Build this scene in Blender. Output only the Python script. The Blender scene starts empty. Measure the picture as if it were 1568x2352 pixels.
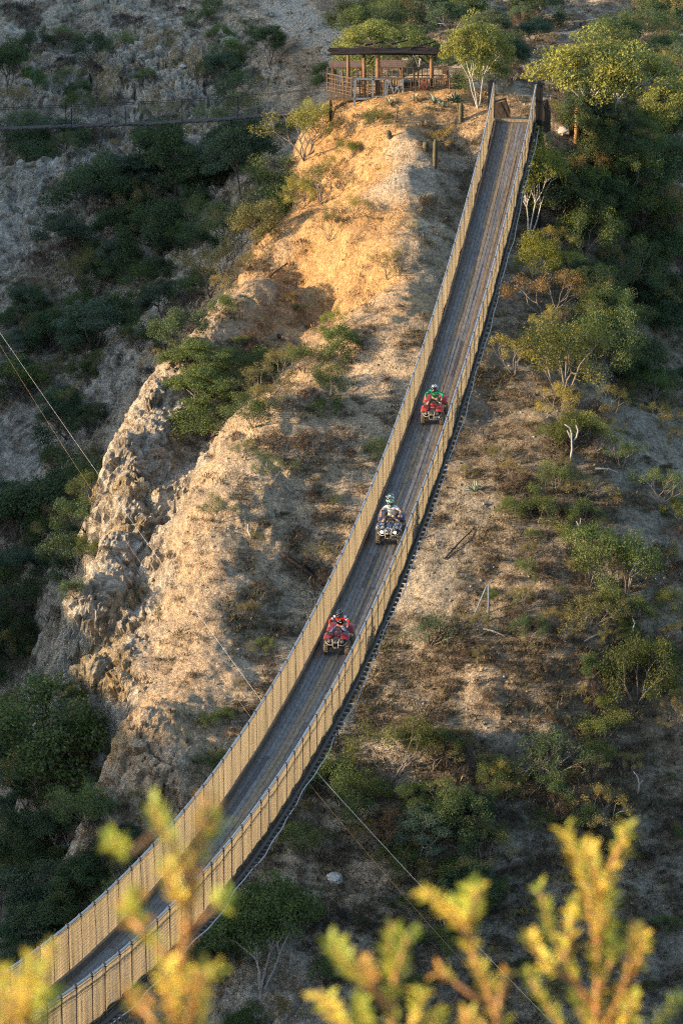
import bpy, bmesh, math, random
import numpy as np
from mathutils import Vector, Matrix, Quaternion
from mathutils.bvhtree import BVHTree

R = math.radians
scene = bpy.context.scene
COL = scene.collection
rng = random.Random(7)
nrng = np.random.default_rng(7)

# ------------------------------------------------------------------ camera
PITCH = R(18.0)
CAM_FV = 8820.0          # focal length measured in units of the 1568 x 2352 survey sheet
cp, sp = math.cos(PITCH), math.sin(PITCH)

def ray(vx, vy):
    u = (vx - 784.0) / CAM_FV
    v = (1176.0 - vy) / CAM_FV
    return Vector((u, cp + v * sp, -sp + v * cp))

def P(vx, vy, d):
    r = ray(vx, vy)
    return r * (d / r.y)

cam_data = bpy.data.cameras.new("camera")
cam = bpy.data.objects.new("camera", cam_data)
COL.objects.link(cam)
cam.location = (0, 0, 0)
cam.rotation_euler = (R(90) - PITCH, 0, 0)
cam_data.sensor_width = 36.0
cam_data.lens = 135.0
cam_data.clip_start = 0.1
cam_data.clip_end = 3000.0
cam_data.dof.use_dof = True
cam_data.dof.focus_distance = 195.0
cam_data.dof.aperture_fstop = 6.3
scene.camera = cam

# ------------------------------------------------------------------ helpers
def tag(o, label=None, cat=None, group=None, kind=None):
    if label: o["label"] = label
    if cat: o["category"] = cat
    if group: o["group"] = group
    if kind: o["kind"] = kind
    return o

def empty(name, loc=(0, 0, 0), rz=0.0):
    o = bpy.data.objects.new(name, None)
    o.empty_display_size = 0.3
    o.location = loc
    o.rotation_euler = (0, 0, rz)
    COL.objects.link(o)
    return o

def link_mesh(name, me, mat=None, parent=None):
    o = bpy.data.objects.new(name, me)
    if mat is not None:
        me.materials.append(mat) if not me.materials else None
    COL.objects.link(o)
    if parent is not None:
        o.parent = parent
    return o

def mesh_np(name, verts, faces, smooth=False):
    """verts (n,3) array, faces (m,k) int array, or a list of lists"""
    me = bpy.data.meshes.new(name)
    verts = np.asarray(verts, dtype=np.float32)
    if isinstance(faces, np.ndarray) and faces.ndim == 2:
        m, k = faces.shape
        me.vertices.add(len(verts))
        me.vertices.foreach_set("co", verts.ravel())
        me.loops.add(m * k)
        me.loops.foreach_set("vertex_index", faces.astype(np.int32).ravel())
        me.polygons.add(m)
        me.polygons.foreach_set("loop_start", np.arange(0, m * k, k, dtype=np.int32))
        me.polygons.foreach_set("loop_total", np.full(m, k, dtype=np.int32))
        me.update(calc_edges=True)
    else:
        me.from_pydata(verts.tolist(), [], [list(f) for f in faces])
        me.update()
    if smooth:
        me.polygons.foreach_set("use_smooth", np.ones(len(me.polygons), dtype=bool))
    return me

class MB:
    """collects shapes and links them as one mesh object"""
    def __init__(self):
        self.v = []; self.f = []; self.mi = []; self.cur = 0
    def add(self, verts, faces):
        o = len(self.v)
        self.v.extend([tuple(p) for p in verts])
        for f in faces:
            self.f.append([i + o for i in f]); self.mi.append(self.cur)
    def box(self, c, s, rot=None, taper=1.0):
        hx, hy, hz = s[0] / 2, s[1] / 2, s[2] / 2
        vs = []
        for z, k in ((-hz, 1.0), (hz, taper)):
            for x, y in ((-hx, -hy), (hx, -hy), (hx, hy), (-hx, hy)):
                p = Vector((x * k, y * k, z))
                if rot is not None: p = rot @ p
                vs.append(p + Vector(c))
        self.add(vs, [(0, 3, 2, 1), (4, 5, 6, 7), (0, 1, 5, 4), (1, 2, 6, 5), (2, 3, 7, 6), (3, 0, 4, 7)])
    def beam(self, a, b, w, h, up=Vector((0, 0, 1))):
        a, b = Vector(a), Vector(b)
        d = (b - a).normalized()
        s = d.cross(up)
        if s.length < 1e-4: s = d.cross(Vector((1, 0, 0)))
        s.normalize(); t = s.cross(d).normalized()
        vs = []
        for p in (a, b):
            for i, j in ((-1, -1), (1, -1), (1, 1), (-1, 1)):
                vs.append(p + s * (i * w / 2) + t * (j * h / 2))
        self.add(vs, [(0, 1, 2, 3), (7, 6, 5, 4), (0, 4, 5, 1), (1, 5, 6, 2), (2, 6, 7, 3), (3, 7, 4, 0)])
    def tube(self, pts, rad, n=6, cap=True):
        pts = [Vector(p) for p in pts]
        if not hasattr(rad, "__len__"): rad = [rad] * len(pts)
        rings = []
        prev = None
        for i, p in enumerate(pts):
            if i == 0: d = pts[1] - pts[0]
            elif i == len(pts) - 1: d = pts[-1] - pts[-2]
            else: d = pts[i + 1] - pts[i - 1]
            if d.length < 1e-9: d = Vector((0, 0, 1))
            d.normalize()
            if prev is None:
                s = d.cross(Vector((0, 0, 1)))
                if s.length < 1e-3: s = d.cross(Vector((1, 0, 0)))
            else:
                s = prev - d * prev.dot(d)
                if s.length < 1e-4: s = d.cross(Vector((0.3, 1, 0.2)))
            s.normalize(); prev = s
            t = d.cross(s)
            rings.append([p + (s * math.cos(2 * math.pi * k / n) + t * math.sin(2 * math.pi * k / n)) * rad[i] for k in range(n)])
        vs = [q for r in rings for q in r]
        fs = []
        for i in range(len(pts) - 1):
            for k in range(n):
                a, b = i * n + k, i * n + (k + 1) % n
                fs.append((a, b, b + n, a + n))
        if cap:
            fs.append(tuple(range(n - 1, -1, -1)))
            fs.append(tuple(range((len(pts) - 1) * n, len(pts) * n)))
        self.add(vs, fs)
    def ball(self, c, r, nu=10, nv=7, zmin=-1.0):
        c = Vector(c)
        if not hasattr(r, "__len__"): r = (r, r, r)
        vs, fs = [], []
        th0 = math.asin(max(-1, zmin))
        for j in range(nv + 1):
            th = th0 + (math.pi / 2 - th0) * j / nv
            for i in range(nu):
                ph = 2 * math.pi * i / nu
                vs.append(c + Vector((r[0] * math.cos(th) * math.cos(ph), r[1] * math.cos(th) * math.sin(ph), r[2] * math.sin(th))))
        for j in range(nv):
            for i in range(nu):
                a, b = j * nu + i, j * nu + (i + 1) % nu
                fs.append((a, b, b + nu, a + nu))
        fs.append(tuple(range(nu - 1, -1, -1)))
        self.add(vs, fs)
    def lathe(self, axis_o, axis_d, prof, n=20, close=False):
        """prof: list of (along, radius)"""
        o, d = Vector(axis_o), Vector(axis_d).normalized()
        s = d.cross(Vector((0, 0, 1)))
        if s.length < 1e-3: s = d.cross(Vector((1, 0, 0)))
        s.normalize(); t = d.cross(s)
        vs = []
        for a, r in prof:
            for k in range(n):
                an = 2 * math.pi * k / n
                vs.append(o + d * a + (s * math.cos(an) + t * math.sin(an)) * r)
        fs = []
        m = len(prof)
        for i in range(m if close else m - 1):
            j = (i + 1) % m
            for k in range(n):
                a, b = i * n + k, i * n + (k + 1) % n
                fs.append((a, b, j * n + (k + 1) % n, j * n + k))
        if not close:
            fs.append(tuple(range(n - 1, -1, -1)))
            fs.append(tuple(range((m - 1) * n, m * n)))
        self.add(vs, fs)
    def mesh(self, name, smooth=False):
        me = bpy.data.meshes.new(name)
        me.from_pydata([tuple(p) for p in self.v], [], self.f)
        me.update()
        if smooth:
            me.polygons.foreach_set("use_smooth", np.ones(len(me.polygons), dtype=bool))
        return me
    def build(self, name, mat, parent=None, smooth=False):
        me = self.mesh(name, smooth)
        mats = mat if isinstance(mat, (list, tuple)) else [mat]
        for m in mats: me.materials.append(m)
        if len(mats) > 1:
            me.polygons.foreach_set("material_index", np.array(self.mi, dtype=np.int32))
        o = bpy.data.objects.new(name, me)
        COL.objects.link(o)
        if parent is not None: o.parent = parent
        return o

def copy_tree(o, parent=None):
    c = o.copy(); COL.objects.link(c); c.parent = parent
    for ch in list(o.children): copy_tree(ch, c)
    return c

# ------------------------------------------------------------------ numpy noise
def _hash(ix, iy, iz, seed):
    h = (ix.astype(np.int64) * 374761393 + iy.astype(np.int64) * 668265263 + iz.astype(np.int64) * 2147483647 + seed * 974634777) & 0xFFFFFFFF
    h = ((h ^ (h >> 13)) * 1274126177) & 0xFFFFFFFF
    h = ((h ^ (h >> 16)) * 2246822519) & 0xFFFFFFFF
    return ((h ^ (h >> 15)) & 0xFFFFFF).astype(np.float64) / float(0xFFFFFF)

def vnoise(x, y, z=None, seed=0):
    x = np.asarray(x, dtype=np.float64); y = np.asarray(y, dtype=np.float64)
    if z is None: z = np.zeros_like(x)
    fx, fy, fz = np.floor(x), np.floor(y), np.floor(z)
    tx, ty, tz = x - fx, y - fy, z - fz
    tx = tx * tx * (3 - 2 * tx); ty = ty * ty * (3 - 2 * ty); tz = tz * tz * (3 - 2 * tz)
    ix, iy, iz = fx.astype(np.int64), fy.astype(np.int64), fz.astype(np.int64)
    r = 0
    for dx in (0, 1):
        wx = tx if dx else 1 - tx
        for dy in (0, 1):
            wy = ty if dy else 1 - ty
            for dz in (0, 1):
                wz = tz if dz else 1 - tz
                r = r + wx * wy * wz * _hash(ix + dx, iy + dy, iz + dz, seed)
    return r * 2 - 1

def fbm(x, y, z=None, octv=4, seed=0, gain=0.5, lac=2.03, ridged=False):
    a, s, n = 1.0, 0.0, 0.0
    for k in range(octv):
        f = lac ** k
        v = vnoise(x * f + 17.3 * k, y * f - 9.1 * k, None if z is None else z * f + 3.7 * k, seed + k)
        if ridged: v = 1 - 2 * np.abs(v)
        s = s + a * v; n += a; a *= gain
    return s / n

def cellular(x, y, z, seed=0, tilt=False):
    """distance to nearest and second nearest feature point"""
    fx, fy, fz = np.floor(x).astype(np.int64), np.floor(y).astype(np.int64), np.floor(z).astype(np.int64)
    vx_ = np.zeros(x.shape); vy_ = np.zeros(x.shape); vz_ = np.zeros(x.shape)
    d1 = np.full(x.shape, 9.0); d2 = np.full(x.shape, 9.0); cid = np.zeros(x.shape)
    for dx in (-1, 0, 1):
        for dy in (-1, 0, 1):
            for dz in (-1, 0, 1):
                cx, cy, cz = fx + dx, fy + dy, fz + dz
                px = cx + _hash(cx, cy, cz, seed); py = cy + _hash(cx, cy, cz, seed + 1); pz = cz + _hash(cx, cy, cz, seed + 2)
                d = np.sqrt((px - x) ** 2 + (py - y) ** 2 + (pz - z) ** 2)
                m = d < d1
                d2 = np.where(m, d1, np.minimum(d2, d))
                cid = np.where(m, _hash(cx, cy, cz, seed + 3), cid)
                vx_ = np.where(m, x - px, vx_); vy_ = np.where(m, y - py, vy_); vz_ = np.where(m, z - pz, vz_)
                d1 = np.where(m, d, d1)
    if tilt:
        a_, b_ = cid * 91.7 % 1 * 6.283, cid * 37.3 % 1 * 2 - 1
        s_ = np.sqrt(1 - b_ * b_)
        return d1, d2, cid, vx_ * s_ * np.cos(a_) + vy_ * s_ * np.sin(a_) + vz_ * b_
    return d1, d2, cid
# ------------------------------------------------------------------ terrain
# survey points: sheet x, sheet y, distance, rock, warm soil, litter/dark soil
CTRL = [
 # crest of the main spur, from the knoll of the pavilion down towards the canyon
 (760,240,233,.2,.8,.2),(880,236,231,.1,.9,.1),(960,240,230,.1,.9,.2),(1040,255,229,.1,.8,.4),(1100,275,228,.1,.6,.5),
 (880,300,227,.3,.9,0),(930,330,225,.1,.3,0),(900,430,220.5,.1,.3,0),(935,560,213.5,.1,.3,.1),(955,640,209.5,.2,.5,.1),
 (830,740,205.5,.2,.5,.1),(700,870,201,.2,.5,.1),(565,960,197.5,.3,.4,.1),(470,1080,194,.15,.4,0),(455,1190,190.8,.15,.45,0),(462,1310,187.3,.12,.45,0),(470,1420,184,.1,.45,0),(478,1530,180.8,.1,.45,0),(430,1650,177.2,.3,.5,0),(400,1250,191,.15,.4,0),(390,1400,186.6,.12,.4,0),(370,1530,182.6,.12,.4,0),(330,1640,178.9,.3,.5,0),
 (262,1695,177.3,.9,.6,0),(240,1900,171.8,.9,.5,0),(340,1760,174.8,.9,.6,0),(400,1780,173.8,.7,.5,0),(250,2010,170,.9,.3,0),
 # lit west flank of the crest
 (800,330,229.5,.2,1,0),(850,420,224,.2,1,0),(870,520,218,.2,1,0),(760,460,226,.2,.8,.1),(735,512,221.5,.3,1,0),(712,560,221,.35,1,0),(708,640,219.6,.35,1,0),(800,556,217,.3,1,0),(775,690,215.9,.35,1,0),(870,588,213.6,.3,1,0),(845,712,211.9,.3,1,0),(795,520,219.5,.2,1,0),
 (680,690,217,.2,.7,.2),(900,500,217.6,.2,.9,0),
 # bowl between the two crests
 (650,560,221,.2,.6,.3),(670,730,214.5,.1,.7,.3),(600,760,213.5,.1,.7,.4),(690,780,210,.1,.7,.4),(590,860,208.8,.1,.6,.6),(540,920,206,.1,.5,.7),
 (465,1010,201,.5,.3,.5),(430,1070,199,.8,.2,.2),(400,1200,194.6,1,.1,.1),(372,1330,190.7,1,.1,.1),(325,1425,188.2,1,.1,.1),(268,1500,186.2,1,.1,.1),(245,1640,181.6,1,.1,.1),
 # outer crest and its cliff
 (625,640,216,.3,.5,.2),(560,680,214,.3,.4,.2),(500,730,211.5,.4,.4,.2),(430,800,208,.6,.4,.1),(345,880,204,.9,.3,0),(250,1050,198,1,.1,0),
 (215,1250,192.5,1,.1,0),(155,1400,188.7,1,0,0),(112,1590,183.6,1,0,0),(125,1690,181,.9,0,.2),
 (320,1050,198,1,.15,0),(350,1000,199.6,1,.2,0),(400,920,203.5,1,.2,0),(300,1160,195,1,.1,0),(290,1250,192.6,1,.1,0),(250,1340,190,1,.1,0),(230,1420,188.1,1,0,0),(180,1560,184.5,1,0,0),(300,1420,189,1,0,0),(200,1640,182.5,1,0,0),
 # hillside under the bridge
 (940,400,221,.1,0,.1),(980,400,222.6,.1,0,.2),(1050,400,224.6,.1,.2,.3),(1040,320,227.8,.1,.5,.4),(985,520,217,.1,0,.2),(1040,520,219,.1,.1,.3),(1110,520,221,.1,.2,.5),(1000,620,212.5,.1,.2,.2),(990,700,209.5,.1,.4,.2),(850,880,200.3,.1,.3,.2),(700,1000,195.4,.1,.3,.3),
 (600,1100,192.3,.1,.2,.4),(560,1250,189.2,.1,.3,.4),(700,1250,190.2,.1,.3,.5),(560,1400,185,.1,.2,.3),(680,1420,185.8,.1,.3,.5),(560,1510,182.2,.1,.25,.3),
 (600,1600,179.3,.1,.2,.4),(520,1650,178.2,.15,.3,.4),(480,1800,174.4,.2,.3,.4),(330,1840,173.4,.9,.5,.1),(330,1950,171,.8,.4,.2),
 # right of the bridge
 (1250,320,226,.1,.3,.5),(1300,330,226.5,.1,.4,.4),(1380,340,227,.1,.2,.6),(1500,360,229,.1,.2,.8),(1568,380,231,.1,.1,.9),
 (1230,480,223,.1,.2,.7),(1330,520,222.5,.1,.1,.8),(1450,560,225,.1,.1,.9),(1560,620,231,.1,0,.9),
 (1170,680,212.5,.1,.2,.7),(1280,760,208,.1,.2,.7),(1400,760,212.5,.1,.1,.8),(1500,760,221,.1,0,.9),(1560,780,222,.1,0,.9),
 (1130,880,201,.1,.3,.5),(1280,900,200,.1,.2,.5),(1400,930,200.5,.2,0,.2),(1500,960,201,.2,0,.1),(1560,1000,200.5,.2,0,.1),
 (1060,1000,196,.1,.3,.4),(1250,1030,194.3,.1,.3,.4),(1480,1060,195.5,.3,0,.2),
 (1050,1180,190.7,.25,.15,.3),(1200,1180,189.6,.2,.3,.5),(1350,1200,189.3,.1,.2,.6),(1540,1200,190.5,.3,.1,.4),
 (1000,1330,186.7,.25,.1,.3),(1150,1370,185,.2,.3,.3),(1300,1420,183.6,.1,.3,.5),(1500,1400,185,.2,.2,.5),
 (950,1480,183,.2,.2,.7),(1100,1560,179.8,.4,.4,.4),(1250,1560,180,.2,.3,.5),(1500,1560,181.5,.1,.4,.5),
 (850,1650,179,.1,.1,.8),(1000,1700,177,.1,.2,.8),(1200,1750,176.2,.2,.2,.5),(1400,1750,177,.1,.2,.8),(1560,1700,178.8,.2,.4,.4),
 (800,1850,174.5,.1,.2,.8),(1000,1900,172.5,.1,.1,.7),(1200,1900,173.2,.3,0,.3),(1350,1900,173,.1,.1,.8),(1540,1900,174.5,.2,.3,.5),
 (650,2000,171,.1,.2,.6),(800,2050,170.5,.1,.3,.6),(1000,2100,169,.2,.1,.5),(1250,2050,170,.3,.1,.5),(1560,2150,169.5,.2,.1,.4),
 (560,2200,167.5,.8,.2,.2),(650,2300,165.5,.8,.2,.2),(850,2250,166.3,.2,.2,.5),(1050,2300,165.2,.2,.1,.5),(1300,2300,165.3,.2,.1,.4),(1560,2340,164.8,.2,.1,.5),
 # canyon side beyond the outer cliff
 (0,0,304,.4,.1,.3),(200,0,304,.4,.1,.3),(420,0,303,.3,.1,.4),(600,0,300,.2,.3,.4),(720,30,292,.1,.3,.1),(800,20,290,.2,.3,.3),(900,0,288,.1,.1,.9),
 (0,150,288,.5,.1,.3),(200,120,291,.6,.1,.2),(380,150,284,.7,.1,.2),(560,120,284,.5,.3,.2),(700,100,280,.2,.3,.1),(780,120,268,.1,.4,.2),
 (0,280,276,.4,.1,.4),(200,260,276,.5,.1,.3),(400,240,274,.7,.1,.2),(560,230,270,.5,.1,.2),(680,200,266,.3,.3,.3),(720,250,254,.2,.3,.6),
 (0,400,263,.5,0,.1),(140,372,261.5,.5,0,.1),(280,335,260,.5,0,0),(330,375,257,.5,0,.1),(420,330,262,.3,.1,.6),(560,330,257,.3,.1,.7),(640,340,247,.2,.2,.8),
 (100,470,256,.7,0,.1),(250,480,252.5,.4,0,.4),(30,560,252,.6,0,.3),(150,600,248,.3,0,.6),(300,560,248.5,.2,0,.8),(430,500,248,.7,.1,.3),(520,470,245,.5,.2,.5),(600,470,236,.2,.1,.8),
 (0,720,243,.3,0,.8),(200,780,238.5,.1,.1,.8),(350,680,238,.2,0,.8),(440,640,234,.5,0,.5),(520,590,231,.3,.1,.7),
 (0,900,235,.5,0,.4),(150,950,230.5,.4,0,.5),(280,790,231,.7,0,.3),(220,900,229,.8,0,.2),(60,1050,229,.7,0,.3),
 (0,1200,224.5,.2,0,.9),(100,1150,224.5,.3,0,.7),(150,1250,219,.2,0,.8),(0,1450,215.5,.1,0,.9),(60,1560,210,.3,0,.6),
 (0,1700,206,.2,0,.9),(60,1780,201,.3,0,.8),(150,1850,193,.4,0,.6),(0,1950,195,.2,0,.9),(120,2000,186.5,.3,0,.7),(200,1950,181,.5,0,.5),
 (200,2080,178,.3,0,.8),(60,2150,181,.2,0,.9),(320,2150,172,.3,.1,.7),(420,2150,170,.3,.1,.7),(450,2300,166.5,.4,.1,.6),(250,2300,170.5,.2,0,.8),(0,2340,176,.2,0,.9),
 # hill behind the towers
 (1000,0,282,.1,0,1),(1200,0,276,.1,0,1),(1400,0,277,.1,0,1),(1568,0,280,.1,0,1),(1100,120,258,.1,0,1),(1300,120,256,.1,0,1),(1500,120,257,.1,0,1),
 (1000,170,246,.1,.4,.3),(900,190,243,.1,.5,.1),(1180,230,242,.3,.1,.6),(1400,230,244,.1,0,.9),(1568,250,246,.1,0,.9),
]
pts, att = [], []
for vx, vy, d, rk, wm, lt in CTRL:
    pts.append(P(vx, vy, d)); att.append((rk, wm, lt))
# steep drop just behind the outer cliff and behind the near spurs
for vx, vy, d, dx, dy, dz in [
    (500,730,211.5,-1.5,4,-3),(430,800,208,-2,4,-4),(345,880,204,-2,4,-5.5),(250,1050,198,-2,5,-7),(215,1250,192.5,-2,5,-8),(155,1400,188.7,-2,5,-7),(112,1590,183.6,-2,4.5,-7),(125,1690,181,-2,4,-6),
    (262,1695,177.3,-3,3,-6),(240,1900,171.8,-3,3,-6),
    (0,400,263,0,4,-4.0),(140,372,261.5,0,4,-4.0),(280,335,260,0,4,-4.2),
    (1400,930,200.5,2,5,-4.5),(1500,960,201,2,5,-5.0),(1560,1000,200.5,2,5,-5.0),(1280,760,206,3,5,-3)]:
    q = P(vx, vy, d); pts.append(q + Vector((dx, dy, dz))); att.append((.3, 0, .7))
# the country round about, in metres
for x, y, z in [(-60,150,-92),(-60,190,-86),(-60,230,-82),(-60,270,-76),(-60,310,-62),(-60,350,-50),(60,150,-90),(60,190,-78),(60,230,-60),(60,270,-50),(60,310,-40),(60,350,-30),
                (0,350,-36),(-30,345,-44),(30,345,-32),(0,400,-20),(-60,400,-30),(60,400,-15),(0,140,-92),(-25,140,-95),(25,140,-90),(-28,160,-90),(30,165,-82),(30,200,-70),(32,235,-56),(38,270,-49),(-35,250,-80),(-36,210,-86),(-38,290,-67)]:
    pts.append(Vector((x, y, z))); att.append((.2, .1, .7))
CP = np.array([tuple(p) for p in pts]); CA = np.array(att)

def _kern(r): return np.sqrt(r * r + 1.2 * 1.2)
_n = len(CP)
_D = np.sqrt(((CP[:, None, :2] - CP[None, :, :2]) ** 2).sum(-1))
_A = np.zeros((_n + 3, _n + 3))
_A[:_n, :_n] = _kern(_D) - 0.12 * np.eye(_n)
_A[:_n, _n] = 1; _A[:_n, _n + 1:] = CP[:, :2] / 100
_A[_n:, :_n] = _A[:_n, _n:].T
_W = np.linalg.solve(_A, np.concatenate([CP[:, 2], np.zeros(3)]))

def smooth01(t):
    t = np.clip(t, 0, 1); return t * t * (3 - 2 * t)

def height(x, y):
    x = np.asarray(x, dtype=np.float64); y = np.asarray(y, dtype=np.float64)
    sh = x.shape; xf, yf = x.ravel(), y.ravel()
    z = np.empty(xf.shape)
    for i in range(0, len(xf), 20000):
        a, b = xf[i:i + 20000], yf[i:i + 20000]
        r = np.sqrt((a[:, None] - CP[None, :, 0]) ** 2 + (b[:, None] - CP[None, :, 1]) ** 2)
        z[i:i + 20000] = _kern(r) @ _W[:_n] + _W[_n] + (a * _W[_n + 1] + b * _W[_n + 2]) / 100
    # outside the surveyed part: keep it in bounds
    k = smooth01((np.hypot(xf / 75.0, (yf - 260) / 150.0) - 0.85) / 0.4)
    far = -62 + 0.16 * (yf - 260) + 6 * fbm(xf / 60, yf / 60, octv=3, seed=5)
    z = z * (1 - k) + far * k
    # the canyon wall with the viewpoint on top of it
    nb = np.where(yf < 2.2, -1.75, np.where(yf < 60, -1.75 - (yf - 2.2) * 0.74, -44.5 - (yf - 60) * 0.92))
    nb = np.maximum(nb, -96)
    k2 = smooth01((yf - 95) / 45.0)
    z = nb * (1 - k2) + z * k2
    # the long hill west of the canyon that keeps the low sun off its bottom
    hy = hill_top(yf)
    hx = np.where(xf > HILL_X, (xf - HILL_X) / 46.0, (HILL_X - xf) / 160.0)
    hh = hy - (hy + 92) * smooth01(hx) if False else hy - 52 * np.clip(hx, 0, 2) ** 1.15
    hh = np.where(yf < 40, hh - 0, hh)
    z = np.where((xf < -32), np.maximum(z, hh), z)
    return z.reshape(sh)

HILL_X = -88.0
def hill_top(y):  # unseen hill's crest, height and jags shaped for the shade it casts
    y = np.asarray(y)
    return -50.4 + 19.5 * smooth01((y - 178) / 46) + 1.5 * fbm(y / 22.0, y * 0 + 3.3, octv=2, seed=11) + 1.6 * fbm(y / 3.2, y * 0 + 1.3, octv=2, seed=13)

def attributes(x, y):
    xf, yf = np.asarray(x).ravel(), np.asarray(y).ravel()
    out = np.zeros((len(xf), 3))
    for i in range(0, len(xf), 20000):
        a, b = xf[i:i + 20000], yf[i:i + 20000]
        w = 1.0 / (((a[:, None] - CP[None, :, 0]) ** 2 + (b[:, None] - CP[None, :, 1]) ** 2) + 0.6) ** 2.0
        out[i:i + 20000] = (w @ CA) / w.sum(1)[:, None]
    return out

def axis(lo, hi, step, olo, ohi, grow):
    a = list(np.arange(lo, hi, step))
    s, v = step, a[-1]
    while v < ohi:
        s *= grow; v += s; a.append(v)
    s, v = step, a[0]
    pre = []
    while v > olo:
        s *= grow; v -= s; pre.append(v)
    return np.array(pre[::-1] + a)

gx = np.concatenate([axis(-29, -19, 0.19, -420, -19, 1.12), np.arange(-18.9, -3.5, 0.095), axis(-3.4, 29, 0.19, -3.5, 420, 1.12)])
gx = np.array([v for i, v in enumerate(gx) if i == 0 or v > gx[:i].max() + 0.02])
gy1 = np.concatenate([np.arange(163, 168, 0.19), np.arange(168, 208, 0.115), np.arange(208, 236, 0.17)])
gy2 = np.arange(236, 306, 0.27)
gy0 = axis(0.0, 8.0, 0.8, -60, 163, 1.10); gy0 = gy0[gy0 < 162.9]
gy3 = axis(306, 308, 0.4, 305, 760, 1.12); gy3 = gy3[gy3 > 306.1]
gy = np.concatenate([gy0, gy1, gy2, [306], gy3])
GX, GY = np.meshgrid(gx, gy)
GZ = height(GX, GY)
ATT = attributes(GX, GY).reshape(GX.shape + (3,))
# broad relief, then normals, then relief along the normal
wgt = smooth01((GY - 120) / 40)
GZ = GZ + smooth01((GY - 250) / 15) * smooth01((6 - GX) / 8) * (1.5 * fbm(GX / 7.5 + 0.3 * GY / 7.5, GY / 11.0, octv=3, seed=23, ridged=True) - 0.3) + wgt * (0.55 * fbm(GX / 4.5, GY / 4.5, octv=3, seed=21) + 0.12 * fbm(GX / 0.9, GY / 0.9, octv=2, seed=31))
dzy, dzx = np.gradient(GZ, gy, gx)
NX, NY, NZ = -dzx, -dzy, np.ones_like(GZ)
nl = np.sqrt(NX ** 2 + NY ** 2 + NZ ** 2); NX /= nl; NY /= nl; NZ /= nl
steep = smooth01((nl - 1.10) / 0.55)
rock = np.clip(ATT[..., 0] * 1.15 - 0.1, 0, 1) * wgt
px, py, pz = GX, GY, GZ
wx, wy, wz = fbm(px / 1.4, py / 1.4, pz / 1.4, 3, 41), fbm(px / 1.4, py / 1.4, pz / 1.4, 3, 45), fbm(px / 1.4, py / 1.4, pz / 1.4, 3, 48)
c1, c2, cid, ctl = cellular(px / 1.9 + 0.6 * wx, py / 1.9 + 0.6 * wy, pz / 2.6 + 0.6 * wz, 51, True)
e1, e2, eid, etl = cellular(px / 0.66 + 0.9 * wx, py / 0.66 + 0.9 * wy, pz / 0.95 + 0.9 * wz, 61, True)
h1, h2, hid, htl = cellular(px / 0.33 + 0.6 * wx, py / 0.33 + 0.6 * wy, pz / 0.40 + 0.6 * wz, 65, True)
crag = (cid - 0.5) * 0.55 + 1.0 * ctl + 0.30 * np.minimum((c2 - c1) * 6, 1) + (eid - 0.5) * 0.34 + 0.75 * etl + 0.14 * np.minimum((e2 - e1) * 6, 1) + (hid - .5) * .12 + .22 * htl
crag += 0.55 * fbm(px / 2.6, py / 2.6, pz / 2.6, 5, 71, ridged=True)
flute = 0.46 * fbm(px / 0.95 + 0.2 * pz, py / 0.95, pz / 5.0, 3, 81, ridged=True) + 0.30 * fbm(px / 2.2, py / 2.2, pz / 6.0, 2, 85, ridged=True)   # rain-cut flutes in the soft soil
ss = np.clip(steep * (1 - rock), 0, 1) * wgt
disp = rock * (crag - 0.35) * (0.40 + 0.6 * smooth01((GY - 240) / 15)) + ss * flute * 0.8 + (1 - rock) * wgt * (0.10 * fbm(px / 0.55, py / 0.55, pz / 0.55, 3, 91))
VX, VY, VZ = GX + NX * disp, GY + NY * disp, GZ + NZ * disp
ny_, nx_ = GX.shape
idx = np.arange(nx_ * ny_).reshape(ny_, nx_)
quads = np.stack([idx[:-1, :-1], idx[:-1, 1:], idx[1:, 1:], idx[1:, :-1]], axis=-1).reshape(-1, 4)
tv = np.stack([VX, VY, VZ], axis=-1).reshape(-1, 3)
terrain_me = mesh_np("hillside", tv, quads, smooth=False)
def lerp(a, b, t): return np.asarray(a) * (1 - t[..., None]) + np.asarray(b) * t[..., None]
def stepf(v, a, b): return smooth01((v - a) / (b - a))
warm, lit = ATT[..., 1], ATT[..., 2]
n_mid = 0.5 + 0.5 * fbm(px / 1.0, py / 1.0, pz / 1.0, 4, 101, gain=0.62)
n_fine = 0.5 + 0.5 * fbm(px / 0.33, py / 0.33, pz / 0.33, 2, 111)
n_lit = fbm(px / 1.25, py / 1.25, pz / 1.25, 4, 121, gain=0.62)
n_str = 0.5 + 0.5 * fbm(px / 1.1 + 0.4 * pz, py / 1.1, pz / 0.5, 4, 131, gain=0.6)
n_och = fbm(px / 2.2, py / 2.2, pz / 2.2, 3, 141)
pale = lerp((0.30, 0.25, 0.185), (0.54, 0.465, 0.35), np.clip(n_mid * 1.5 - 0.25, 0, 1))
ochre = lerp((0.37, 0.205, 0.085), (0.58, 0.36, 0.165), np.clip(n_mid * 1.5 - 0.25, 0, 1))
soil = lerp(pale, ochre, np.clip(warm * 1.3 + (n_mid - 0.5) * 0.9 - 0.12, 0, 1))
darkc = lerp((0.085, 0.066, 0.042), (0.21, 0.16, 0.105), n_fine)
brown = smooth01((GX + 0.5 - (GY - 165) * 0.10) / 4.0) * smooth01((232 - GY) / 8) * (1 - rock)  # right slope: browner soil, with shade painted into the same darkening
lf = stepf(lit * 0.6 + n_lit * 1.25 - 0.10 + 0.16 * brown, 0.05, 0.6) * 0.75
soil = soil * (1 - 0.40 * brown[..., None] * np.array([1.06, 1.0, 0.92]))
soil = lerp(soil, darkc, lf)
rcol = lerp((0.21, 0.185, 0.145), (0.60, 0.55, 0.455), np.clip(n_str * 1.7 - 0.35, 0, 1))
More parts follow.
